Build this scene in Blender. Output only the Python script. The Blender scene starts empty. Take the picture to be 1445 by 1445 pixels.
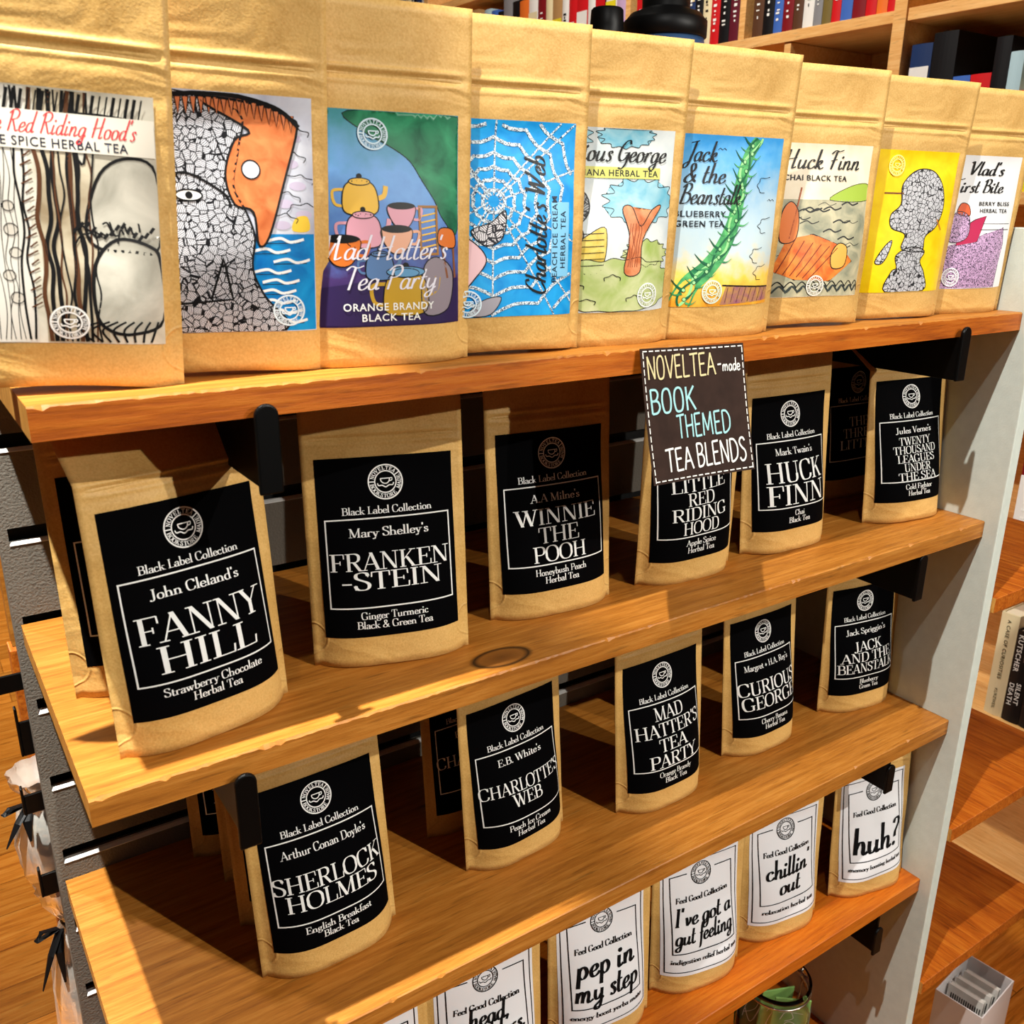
import bpy, bmesh, math, random
import numpy as np
from mathutils import Vector, Matrix
C = bpy.context.scene.collection
PI = math.pi
# ------------------------------------------------------------------ camera
CAM = (-0.1251, -0.7903, 0.2436); YAW, PITCH, ROLL = 0.5969, -0.3178, 0.0103
cd = bpy.data.cameras.new('camera'); cam = bpy.data.objects.new('camera', cd); C.objects.link(cam)
def cam_axes():
    cy, sy, cp, sp = math.cos(YAW), math.sin(YAW), math.cos(PITCH), math.sin(PITCH)
    f = Vector((sy*cp, cy*cp, sp)); r = Vector((cy, -sy, 0)); u = r.cross(f)
    c, s = math.cos(ROLL), math.sin(ROLL)
    return c*r + s*u, -s*r + c*u, f
_r, _u, _f = cam_axes()
cam.matrix_world = Matrix(((_r.x, _u.x, -_f.x, CAM[0]), (_r.y, _u.y, -_f.y, CAM[1]), (_r.z, _u.z, -_f.z, CAM[2]), (0, 0, 0, 1)))
cd.sensor_width = 36; cd.lens = 1291.1/1445*36; cd.clip_start = .02
cd.dof.use_dof = True; cd.dof.focus_distance = .85; cd.dof.aperture_fstop = 18
bpy.context.scene.camera = cam
# ------------------------------------------------------------------ light
W = bpy.data.worlds.new('world'); bpy.context.scene.world = W; W.use_nodes = True
W.node_tree.nodes['Background'].inputs[0].default_value = (1, .86, .70, 1)
W.node_tree.nodes['Background'].inputs[1].default_value = .045
vs = bpy.context.scene.view_settings
vs.view_transform = 'Standard'; vs.look = 'None'; vs.gamma = 1; vs.use_curve_mapping = False; vs.exposure = 0.0
def spot(name, loc, target, power, angle, blend, radius, col=(1, .95, .86)):
    l = bpy.data.lights.new(name, 'SPOT'); l.energy = power; l.spot_size = math.radians(angle); l.spot_blend = blend
    l.shadow_soft_size = radius; l.color = col
    o = bpy.data.objects.new(name, l); C.objects.link(o); o.location = loc
    o.rotation_euler = (Vector(target) - Vector(loc)).to_track_quat('-Z', 'Y').to_euler()
    return o
# track lamps on the shop ceiling, then three added fill spots
spot('track_or_fill_spot', (-.285, -.36, 1.42), (-.24, -.22, -.3), 330, 36, .25, .012, (1, .99, .93))
spot('track_or_fill_spot', (-.24, -.60, 1.50), (.90, -.25, -.10), 150, 35, .35, .012, (1, .97, .91))
spot('track_or_fill_spot', (-.20, -.95, 1.50), (.55, -.20, .05), 18, 62, .5, .015, (1, .97, .91))
spot('track_or_fill_spot', (.99, -2.19, 1.55), (.36, -.20, -.42), 185, 50, 1.0, .015, (1, .97, .91))
spot('track_or_fill_spot', (2.2, -3.9, 1.55), (.4, -.20, -.2), 300, 40, .6, .03, (1, .95, .86))
spot('track_or_fill_spot', (.45, .55, 1.75), (1.6, 1.5, .35), 150, 110, .5, .06)  # added fill, brightens the background bookcase
spot('track_or_fill_spot', (1.30, -.1, 1.75), (1.6, .0, -.6), 40, 40, .5, .05)  # added fill for the lower right books, not a known lamp
spot('track_or_fill_spot', (-1.3, 2.2, 1.6), (-.45, 1.3, -1.14), 330, 80, .5, .05)  # extra spot added to light the floor at the left
# ------------------------------------------------------------------ materials
def lin(c):
    return tuple((v/255/12.92 if v/255 <= .04045 else ((v/255+.055)/1.055)**2.4) for v in c)
MATS = {}
def mat(name, rgb, rough=.6, metal=0, noise=0, nscale=60, bump=0, bscale=200, spec=.3, **kw):
    if name in MATS: return MATS[name]
    m = bpy.data.materials.new(name); m.use_nodes = True; nt = m.node_tree; b = nt.nodes['Principled BSDF']
    c = lin(rgb)
    b.inputs['Base Color'].default_value = (*c, 1); b.inputs['Roughness'].default_value = rough
    b.inputs['Metallic'].default_value = metal; b.inputs['Specular IOR Level'].default_value = spec
    for k, v in kw.items(): b.inputs[k.replace('_', ' ')].default_value = v
    if noise or bump: tc = nt.nodes.new('ShaderNodeTexCoord')
    if noise:
        n = nt.nodes.new('ShaderNodeTexNoise'); n.inputs['Scale'].default_value = nscale; n.inputs['Detail'].default_value = 5
        nt.links.new(tc.outputs['Object'], n.inputs['Vector'])
        mx = nt.nodes.new('ShaderNodeMix'); mx.data_type = 'RGBA'
        mx.inputs[6].default_value = (*[v*(1-noise) for v in c], 1); mx.inputs[7].default_value = (*[min(1, v*(1+noise)) for v in c], 1)
        nt.links.new(n.outputs['Fac'], mx.inputs[0]); nt.links.new(mx.outputs[2], b.inputs['Base Color'])
    if bump:
        n2 = nt.nodes.new('ShaderNodeTexNoise'); n2.inputs['Scale'].default_value = bscale; n2.inputs['Detail'].default_value = 4
        nt.links.new(tc.outputs['Object'], n2.inputs['Vector'])
        bp = nt.nodes.new('ShaderNodeBump'); bp.inputs['Strength'].default_value = bump; bp.inputs['Distance'].default_value = .002
        nt.links.new(n2.outputs['Fac'], bp.inputs['Height']); nt.links.new(bp.outputs[0], b.inputs['Normal'])
    MATS[name] = m
    return m
def ramp(nt, stops):
    r = nt.nodes.new('ShaderNodeValToRGB')
    while len(r.color_ramp.elements) > 1: r.color_ramp.elements.remove(r.color_ramp.elements[-1])
    for i, (p, c) in enumerate(stops):
        e = r.color_ramp.elements[0] if i == 0 else r.color_ramp.elements.new(p)
        e.position = p; e.color = (*lin(c), 1)
    return r
def wood(name, dark, mid, light, axis=0, scale=1, rough=.45, knots=(), end=None, bump=.25):
    """pine board: growth rings cut along the board's length (axis), optional knots (x,y,r) on the top"""
    if name in MATS: return MATS[name]
    m = bpy.data.materials.new(name); m.use_nodes = True; nt = m.node_tree; N = nt.nodes.new; L = nt.links.new
    b = nt.nodes['Principled BSDF']; b.inputs['Roughness'].default_value = rough; b.inputs['Specular IOR Level'].default_value = .35
    tc = N('ShaderNodeTexCoord'); mp = N('ShaderNodeMapping'); L(tc.outputs['Object'], mp.inputs['Vector'])
    s = [22*scale]*3; s[axis] = 1.3*scale; mp.inputs['Scale'].default_value = s
    base = mp.outputs[0]
    n0 = N('ShaderNodeTexNoise'); n0.inputs['Scale'].default_value = 1.0; n0.inputs['Detail'].default_value = 2; L(base, n0.inputs['Vector'])
    mul = N('ShaderNodeMath'); mul.operation = 'MULTIPLY'; mul.inputs[1].default_value = 9; L(n0.outputs['Fac'], mul.inputs[0])
    last = mul.outputs[0]
    knotfacs = []
    for (kx, ky, kz, kr) in knots:
        vs_ = N('ShaderNodeVectorMath'); vs_.operation = 'SUBTRACT'; vs_.inputs[1].default_value = (kx, ky, kz); L(tc.outputs['Object'], vs_.inputs[0])
        sc = N('ShaderNodeVectorMath'); sc.operation = 'MULTIPLY'; sc.inputs[1].default_value = (.55, 1, .2); L(vs_.outputs[0], sc.inputs[0])
        ln = N('ShaderNodeVectorMath'); ln.operation = 'LENGTH'; L(sc.outputs[0], ln.inputs[0])
        dv = N('ShaderNodeMath'); dv.operation = 'DIVIDE'; dv.inputs[1].default_value = kr; L(ln.outputs['Value'], dv.inputs[0])
        ex = N('ShaderNodeMath'); ex.operation = 'POWER'; ex.inputs[0].default_value = 2.718
        ng = N('ShaderNodeMath'); ng.operation = 'MULTIPLY'; ng.inputs[1].default_value = -.9; L(dv.outputs[0], ng.inputs[0]); L(ng.outputs[0], ex.inputs[1])
        k6 = N('ShaderNodeMath'); k6.operation = 'MULTIPLY'; k6.inputs[1].default_value = 5; L(ex.outputs[0], k6.inputs[0])
        ad = N('ShaderNodeMath'); ad.operation = 'ADD'; L(last, ad.inputs[0]); L(k6.outputs[0], ad.inputs[1]); last = ad.outputs[0]
        knotfacs.append(dv.outputs[0])
    sn = N('ShaderNodeMath'); sn.operation = 'SINE'; m2 = N('ShaderNodeMath'); m2.operation = 'MULTIPLY'; m2.inputs[1].default_value = 5
    L(last, m2.inputs[0]); L(m2.outputs[0], sn.inputs[0])
    fine = N('ShaderNodeTexNoise'); fine.inputs['Scale'].default_value = 13; fine.inputs['Detail'].default_value = 9; fine.inputs['Roughness'].default_value = .7; L(base, fine.inputs['Vector'])
    a = N('ShaderNodeMath'); a.operation = 'MULTIPLY_ADD'; a.inputs[1].default_value = .05; a.inputs[2].default_value = .0; L(sn.outputs[0], a.inputs[0])
    f2 = N('ShaderNodeMath'); f2.operation = 'MULTIPLY_ADD'; f2.inputs[1].default_value = 1.0; L(fine.outputs['Fac'], f2.inputs[0]); L(a.outputs[0], f2.inputs[2])
    r = ramp(nt, [(.22, dark), (.5, mid), (.75, light)]); L(f2.outputs[0], r.inputs[0])
    mp2 = N('ShaderNodeMapping'); s2 = [300*scale]*3; s2[axis] = 26*scale; mp2.inputs['Scale'].default_value = s2; L(tc.outputs['Object'], mp2.inputs['Vector'])
    po = N('ShaderNodeTexNoise'); po.inputs['Scale'].default_value = 1; po.inputs['Detail'].default_value = 3; L(mp2.outputs[0], po.inputs['Vector'])
    pr = N('ShaderNodeMapRange'); pr.inputs[1].default_value = .60; pr.inputs[2].default_value = .74; pr.inputs[3].default_value = 1; pr.inputs[4].default_value = .62; L(po.outputs['Fac'], pr.inputs[0])
    pm = N('ShaderNodeMix'); pm.data_type = 'RGBA'; pm.blend_type = 'MULTIPLY'; pm.inputs[0].default_value = 1; L(r.outputs[0], pm.inputs[6]); L(pr.outputs[0], pm.inputs[7])
    col = pm.outputs[2]
    for kf in knotfacs:
        rr = ramp(nt, [(0, (110, 64, 22)), (.75, (140, 86, 32)), (.95, (45, 25, 8)), (1.15 if False else 1.0, (60, 34, 12))])
        mr = N('ShaderNodeMapRange'); mr.inputs[1].default_value = 0; mr.inputs[2].default_value = 1.1; L(kf, mr.inputs[0]); L(mr.outputs[0], rr.inputs[0])
        gt = N('ShaderNodeMapRange'); gt.inputs[1].default_value = 1.05; gt.inputs[2].default_value = 1.25; gt.inputs[3].default_value = 1; gt.inputs[4].default_value = 0; L(kf, gt.inputs[0])
        mx = N('ShaderNodeMix'); mx.data_type = 'RGBA'; L(gt.outputs[0], mx.inputs[0]); L(col, mx.inputs[6]); L(rr.outputs[0], mx.inputs[7]); col = mx.outputs[2]
    L(col, b.inputs['Base Color'])
    bp = N('ShaderNodeBump'); bp.inputs['Strength'].default_value = bump; bp.inputs['Distance'].default_value = .0012
    L(f2.outputs[0], bp.inputs['Height']); L(bp.outputs[0], b.inputs['Normal'])
    MATS[name] = m
    return m
def kraft(name, c0, c1):
    m = bpy.data.materials.new(name); m.use_nodes = True; nt = m.node_tree; N = nt.nodes.new; L = nt.links.new
    b = nt.nodes['Principled BSDF']; b.inputs['Roughness'].default_value = .52; b.inputs['Specular IOR Level'].default_value = .3
    tc = N('ShaderNodeTexCoord')
    n = N('ShaderNodeTexNoise'); n.inputs['Scale'].default_value = 700; n.inputs['Detail'].default_value = 3; L(tc.outputs['Object'], n.inputs['Vector'])
    n1 = N('ShaderNodeTexNoise'); n1.inputs['Scale'].default_value = 24; n1.inputs['Detail'].default_value = 3; L(tc.outputs['Object'], n1.inputs['Vector'])
    ad = N('ShaderNodeMath'); ad.operation = 'ADD'; L(n.outputs['Fac'], ad.inputs[0]); L(n1.outputs['Fac'], ad.inputs[1])
    hf = N('ShaderNodeMath'); hf.operation = 'MULTIPLY'; hf.inputs[1].default_value = .5; L(ad.outputs[0], hf.inputs[0])
    r = ramp(nt, [(.3, c0), (.65, c1)]); L(hf.outputs[0], r.inputs[0]); L(r.outputs[0], b.inputs['Base Color'])
    # wrinkles and the round heat-seal marks in the bottom corners
    mp = N('ShaderNodeMapping'); mp.inputs['Scale'].default_value = (16, 16, 34); L(tc.outputs['Object'], mp.inputs['Vector'])
    w = N('ShaderNodeTexNoise'); w.inputs['Scale'].default_value = 1.0; w.inputs['Detail'].default_value = 2.5; w.inputs['Distortion'].default_value = .8; L(mp.outputs[0], w.inputs['Vector'])
    uv = N('ShaderNodeUVMap'); uv.uv_map = 'uv'
    sx = N('ShaderNodeSeparateXYZ'); L(uv.outputs[0], sx.inputs[0])
    ab = N('ShaderNodeMath'); ab.operation = 'ABSOLUTE'; L(sx.outputs[0], ab.inputs[0])
    cb = N('ShaderNodeCombineXYZ'); L(ab.outputs[0], cb.inputs[0]); L(sx.outputs[1], cb.inputs[1])
    ds = N('ShaderNodeVectorMath'); ds.operation = 'DISTANCE'; ds.inputs[1].default_value = (.062, .022, 0); L(cb.outputs[0], ds.inputs[0])
    d2 = N('ShaderNodeMath'); d2.operation = 'SUBTRACT'; d2.inputs[1].default_value = .0125; L(ds.outputs['Value'], d2.inputs[0])
    d3 = N('ShaderNodeMath'); d3.operation = 'ABSOLUTE'; L(d2.outputs[0], d3.inputs[0])
    mr = N('ShaderNodeMapRange'); mr.inputs[1].default_value = 0; mr.inputs[2].default_value = .0012; mr.inputs[3].default_value = .16; mr.inputs[4].default_value = 0; L(d3.outputs[0], mr.inputs[0])
    sm = N('ShaderNodeMath'); sm.operation = 'ADD'; L(w.outputs['Fac'], sm.inputs[0]); L(mr.outputs[0], sm.inputs[1])
    f = N('ShaderNodeMath'); f.operation = 'MULTIPLY_ADD'; f.inputs[1].default_value = .05; L(n.outputs['Fac'], f.inputs[0]); L(sm.outputs[0], f.inputs[2])
    bp = N('ShaderNodeBump'); bp.inputs['Strength'].default_value = .6; bp.inputs['Distance'].default_value = .0044
    L(f.outputs[0], bp.inputs['Height']); L(bp.outputs[0], b.inputs['Normal'])
    return m
KRAFT = kraft('kraft_paper', (194, 148, 76), (222, 180, 108))
PINE = wood('pine_shelf', (128, 72, 20), (170, 106, 36), (192, 130, 56))
PINE_KNOT = wood('pine_shelf_knot', (128, 72, 20), (170, 106, 36), (192, 130, 56), knots=((.2255, -.262, -.0827, .0125),))
PINE_RED = wood('pine_shelf_red', (150, 66, 8), (186, 96, 16), (204, 118, 30))
PINE_FRONT = wood('stained_front_edge', (124, 52, 6), (176, 90, 16), (198, 116, 34))
PINE_END = wood('pine_end_grain', (120, 70, 18), (200, 140, 60), (230, 180, 100), axis=2, scale=2.5)
PINE_Y = wood('pine_board_lengthwise', (112, 46, 8), (176, 88, 18), (204, 122, 38), axis=1)
CASEWOOD = wood('pale_bookcase_wood', (205, 140, 70), (226, 172, 104), (240, 196, 134), axis=1, bump=.1)
FLOORWOOD = wood('oak_floor_wood', (150, 78, 18), (206, 128, 42), (228, 158, 70), axis=0, scale=.55, rough=.3)
BLACKMETAL = mat('black_metal', (3, 3, 3), .42, spec=.16)
SLAT = mat('grey_textured_panel', (114, 108, 98), .8, bump=.45, bscale=460, noise=.08, nscale=30)
FIN = mat('pale_grey_panel', (204, 211, 201), .55, noise=.10, nscale=90, bump=.12, bscale=500)
SLOTBLACK = mat('slot_black', (5, 5, 5), .6)
SLOTWHITE = mat('slot_white_lip', (240, 240, 236), .5)
INK_W = mat('white_ink', (236, 236, 232), .6)
INK_K = mat('black_ink', (10, 10, 12), .6, spec=.12)
PAPER_W = mat('white_label_paper', (232, 232, 234), .5)
LABEL_K = mat('black_label_paper', (3, 3, 4), .8, spec=.03)
# ------------------------------------------------------------------ mesh helpers
class MB:
    def __init__(s): s.v = []; s.f = []; s.m = []; s.mats = []; s.uv = None
    def mi(s, m):
        if m not in s.mats: s.mats.append(m)
        return s.mats.index(m)
    def add(s, verts, faces, m):
        o = len(s.v); i = s.mi(m); s.v.extend([tuple(map(float, q)) for q in verts])
        s.f.extend([tuple(o+k for k in f) for f in faces]); s.m.extend([i]*len(faces))
    def box(s, a, b, m, M=None):
        (x0, y0, z0), (x1, y1, z1) = a, b
        vs_ = [(x0, y0, z0), (x1, y0, z0), (x1, y1, z0), (x0, y1, z0), (x0, y0, z1), (x1, y0, z1), (x1, y1, z1), (x0, y1, z1)]
        if M: vs_ = [tuple(M @ Vector(q)) for q in vs_]
        s.add(vs_, [(0, 3, 2, 1), (4, 5, 6, 7), (0, 1, 5, 4), (1, 2, 6, 5), (2, 3, 7, 6), (3, 0, 4, 7)], m)
    def prism(s, poly, z0, z1, m, fn=lambda a, b, c: (a, b, c)):
        n = len(poly)
        vs_ = [fn(x, y, z0) for x, y in poly] + [fn(x, y, z1) for x, y in poly]
        s.add(vs_, [tuple(range(n))[::-1], tuple(range(n, 2*n))] + [(i, (i+1) % n, n+(i+1) % n, n+i) for i in range(n)], m)
    def lathe(s, prof, m, seg=32, c=(0, 0, 0), cap=True):
        vs_ = []; fs = []
        for r, z in prof:
            for k in range(seg): vs_.append((c[0]+r*math.cos(2*PI*k/seg), c[1]+r*math.sin(2*PI*k/seg), c[2]+z))
        for i in range(len(prof)-1):
            for k in range(seg):
                k2 = (k+1) % seg; fs.append((i*seg+k, i*seg+k2, (i+1)*seg+k2, (i+1)*seg+k))
        if cap:
            fs.append(tuple(range(seg))[::-1]); fs.append(tuple((len(prof)-1)*seg+k for k in range(seg)))
        s.add(vs_, fs, m)
    def tube(s, pts, r, m, seg=10, flat=1.0):
        pts = [Vector(q) for q in pts]; vs_ = []; fs = []; n = len(pts)
        for i, q in enumerate(pts):
            t = (pts[min(i+1, n-1)]-pts[max(i-1, 0)]).normalized()
            a = t.cross(Vector((0, 0, 1)))
            if a.length < 1e-4: a = t.cross(Vector((1, 0, 0)))
            a.normalize(); bb = t.cross(a)
            rr = r[i] if isinstance(r, (list, tuple)) else r
            for k in range(seg):
                an = 2*PI*k/seg; vs_.append(q + a*math.cos(an)*rr + bb*math.sin(an)*rr*flat)
        for i in range(n-1):
            for k in range(seg): fs.append((i*seg+k, i*seg+(k+1) % seg, (i+1)*seg+(k+1) % seg, (i+1)*seg+k))
        fs.append(tuple(range(seg))[::-1]); fs.append(tuple((n-1)*seg+k for k in range(seg)))
        s.add(vs_, fs, m)
    def build(s, name, parent=None, smooth=False, bevel=0, seg=2, fix=True):
        me = bpy.data.meshes.new(name); me.from_pydata(s.v, [], s.f); me.validate()
        for m in s.mats: me.materials.append(m)
        if len(me.polygons) == len(s.m): me.polygons.foreach_set('material_index', s.m)
        if fix:
            bm = bmesh.new(); bm.from_mesh(me); bmesh.ops.recalc_face_normals(bm, faces=bm.faces); bm.to_mesh(me); bm.free()
        if s.uv is not None:
            l = me.uv_layers.new(name='uv')
            idx = np.empty(len(me.loops), dtype=np.int32); me.loops.foreach_get('vertex_index', idx)
            l.data.foreach_set('uv', np.asarray(s.uv, dtype=np.float32)[idx].ravel())
        if smooth: me.polygons.foreach_set('use_smooth', [True]*len(me.polygons))
        o = bpy.data.objects.new(name, me); C.objects.link(o)
        if parent: o.parent = parent
        if bevel:
            bv = o.modifiers.new('bevel', 'BEVEL'); bv.width = bevel; bv.segments = seg; bv.limit_method = 'ANGLE'; bv.angle_limit = .6
        return o
def tag(o, label=None, cat=None, group=None, kind=None):
    if label: o['label'] = label
    if cat: o['category'] = cat
    if group: o['group'] = group
    if kind: o['kind'] = kind
    return o
def empty(name, loc=(0, 0, 0), rot=(0, 0, 0)):
    o = bpy.data.objects.new(name, None); C.objects.link(o); o.location = loc; o.rotation_euler = rot; o.empty_display_size = .02
    return o
# ------------------------------------------------------------------ lettering: glyphs as pen strokes, units 1/100 of the cap height
SERIF = {
'A': (72, 't 5,0 36,100;T 35,100 63,0;t 15,34 53,34;F 5,0;F 63,0'),
'B': (66, 'T 16,0 16,100;n 16,98 40,98 53,88 55,75 52,62 40,53 18,53;n 18,53 44,53 59,42 61,27 58,11 44,2 16,2;t 2,2 20,2;t 2,98 20,98'),
'C': (70, 'n 62,76 57,91 46,99 36,99 18,94 8,75 7,50 10,25 20,4 37,1 50,3 60,12 64,28;t 63,70 63,98'),
'D': (76, 'T 16,0 16,100;n 16,98 42,98 62,85 69,50 62,15 42,2 16,2;t 2,2 20,2;t 2,98 20,98'),
'E': (64, 'T 16,0 16,100;t 2,98 57,98;t 2,2 61,2;t 16,51 44,51;t 57,99 58,72;t 61,1 62,30;t 44,40 44,62'),
'F': (60, 'T 16,0 16,100;t 2,98 56,98;t 56,99 57,72;t 16,50 42,50;t 42,39 42,61;F 16,0'),
'G': (76, 'n 62,76 57,91 46,99 36,99 18,94 8,75 7,50 10,25 20,4 37,1 50,2 62,8;t 63,70 63,98;T 62,4 62,38;t 48,39 74,39'),
'H': (82, 'T 16,0 16,100;T 66,0 66,100;t 16,51 66,51;F 16,0;F 16,100;F 66,0;F 66,100'),
'I': (34, 'T 17,0 17,100;F 17,0;F 17,100'),
'J': (46, 'T 28,100 28,16;n 28,20 26,2 16,-8 6,-6 6,4;F 28,100'),
'K': (76, 'T 16,0 16,100;t 18,40 58,100;T 33,58 62,0;F 16,0;F 16,100;F 58,100;F 64,0'),
'L': (60, 'T 16,0 16,100;F 16,100;t 2,2 57,2;t 57,1 59,32'),
'M': (94, 't 14,0 14,100;T 15,100 45,2;t 46,2 78,100;T 78,100 78,0;F 14,0;F 78,0;t 2,98 18,98;t 74,98 90,98'),
'N': (80, 't 14,0 14,100;T 15,100 64,0;t 66,0 66,100;F 14,0;F 66,100;t 2,98 18,98'),
'O': (78, 'n 39,99 20,93 8,72 7,50 8,28 20,7 39,1 58,7 70,28 71,50 70,72 58,93 39,99'),
'P': (64, 'T 16,0 16,100;n 16,98 44,98 57,88 59,73 56,57 44,48 18,48;F 16,0;t 2,98 18,98'),
'R': (72, 'T 16,0 16,100;n 16,98 42,98 55,88 57,74 54,60 42,51 18,51;T 36,51 61,0;F 16,0;t 2,98 18,98;t 56,2 72,2'),
'S': (56, 'n 47,80 43,94 33,99 25,99 12,93 8,80 12,66 28,54 42,44 50,30 48,12 38,2 27,1 15,4 8,14 6,26;t 47,73 47,98;t 6,2 6,28'),
'T': (66, 'T 33,0 33,100;F 33,0;t 4,98 62,98;t 4,99 3,72;t 62,99 63,72'),
'U': (78, 'T 16,100 16,34;n 16,40 17,14 26,2 40,1 54,3 62,16 62,40;t 62,36 62,100;F 16,100;F 62,100'),
'V': (70, 'T 9,100 36,0;t 36,0 62,100;F 9,100;F 62,100'),
'W': (102, 'T 9,100 33,0;t 33,0 52,92;T 49,100 72,0;t 72,0 94,100;F 9,100;F 47,100;F 94,100'),
'Y': (70, 'T 9,100 36,46;t 36,46 62,100;T 35,50 35,0;F 9,100;F 62,100;F 35,0'),
'a': (47, 'n 9,41 14,52 25,53 35,48 36,36;T 36,40 36,5;n 35,6 38,0 43,0 47,5;n 36,30 22,28 9,22 7,11 11,1 22,0 31,5 36,13'),
'b': (54, 'T 12,104 12,0;n 12,38 20,51 30,52 42,46 47,26 42,6 30,-1 20,2 12,9;t 3,102 12,102'),
'c': (44, 'n 37,40 32,51 24,52 12,46 6,26 12,5 25,-1 34,1 40,10'),
'd': (56, 'n 42,38 35,52 26,52 12,46 6,26 12,5 24,-1 34,1 42,9;T 42,104 42,0;t 42,2 53,2;t 32,102 42,102'),
'e': (46, 'n 8,29 40,29 38,44 24,52 12,46 6,26 12,5 26,-1 36,2 41,12'),
'f': (32, 'T 14,0 14,84;n 14,80 15,98 23,105 31,103 33,96;t 4,50 29,50;F 14,0'),
'g': (50, 'n 22,52 11,48 8,36 11,24 22,20 32,24 36,36 33,48 22,52;n 14,21 8,14 12,7 28,5 41,1 44,-10 36,-23 22,-26 8,-22 5,-12 13,-3;n 34,48 41,54 49,51'),
'h': (60, 'T 12,104 12,0;n 12,36 20,50 30,52 41,46 45,32;T 45,38 45,0;F 12,0;F 45,0;t 3,102 12,102'),
'i': (28, 'T 14,52 14,0;F 14,0;t 5,50 14,50;o 14,78'),
'k': (58, 'T 12,104 12,0;t 13,20 42,52;T 25,34 46,0;F 12,0;F 48,0;F 42,52;t 3,102 12,102'),
'l': (28, 'T 14,104 14,0;F 14,0;t 5,102 14,102'),
'm': (90, 'T 12,52 12,0;n 12,36 20,50 29,52 39,46 43,32;T 43,38 43,0;n 43,36 51,50 60,52 70,46 74,32;T 74,38 74,0;F 12,0;F 43,0;F 74,0;t 3,50 12,50'),
'n': (60, 'T 12,52 12,0;n 12,36 20,50 30,52 41,46 45,32;T 45,38 45,0;F 12,0;F 45,0;t 3,50 12,50'),
'o': (50, 'n 25,52 12,46 6,26 12,5 25,-1 38,5 44,26 38,46 25,52'),
'p': (55, 'T 12,52 12,-27;n 12,38 20,51 30,52 42,46 47,26 42,6 30,-1 20,2 12,9;F 12,-27;t 3,50 12,50'),
'r': (42, 'T 12,52 12,0;n 12,32 18,48 28,53 36,50 37,44;F 12,0;t 3,50 12,50'),
's': (40, 'n 32,40 28,50 19,52 10,48 9,38 18,29 30,21 33,11 28,1 18,-1 9,2 6,13;t 6,0 6,14'),
't': (36, 'T 15,72 15,10;n 15,14 18,1 26,-1 34,5;t 4,50 31,50'),
'u': (60, 'T 12,52 12,14;n 12,18 15,2 26,-1 36,3 44,14;T 44,52 44,0;t 44,2 54,2;t 3,50 12,50;t 35,50 44,50'),
'v': (52, 'T 9,52 26,0;t 26,0 43,52;F 9,52;F 43,52'),
'w': (76, 'T 9,52 25,0;t 25,0 38,50;T 36,52 52,0;t 52,0 67,52;F 9,52;F 36,52;F 67,52'),
'x': (54, 'T 9,52 42,0;t 9,0 43,52;F 9,52;F 43,52;F 9,0;F 43,0'),
'y': (52, 'T 9,52 27,0;t 44,52 22,-14;n 24,-10 18,-24 10,-26 5,-20;F 9,52;F 44,52'),
"'": (18, 'T 9,104 9,80'), '.': (24, 'o 11,6'), ',': (22, 'o 11,6;t 14,4 8,-12'), '-': (42, 'b 6,36 36,36'), '+': (56, 'b 8,30 48,30;T 28,10 28,52'),
'&': (76, 'n 62,44 52,18 36,1 20,0 8,10 8,26 22,44 40,62 46,80 38,98 26,98 20,84 24,66 44,30 60,8 74,2'),
' ': (28, ''), '?': (46, 'n 8,80 12,94 24,99 38,92 40,76 30,60 23,48 23,30;o 23,6'),
}
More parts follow.
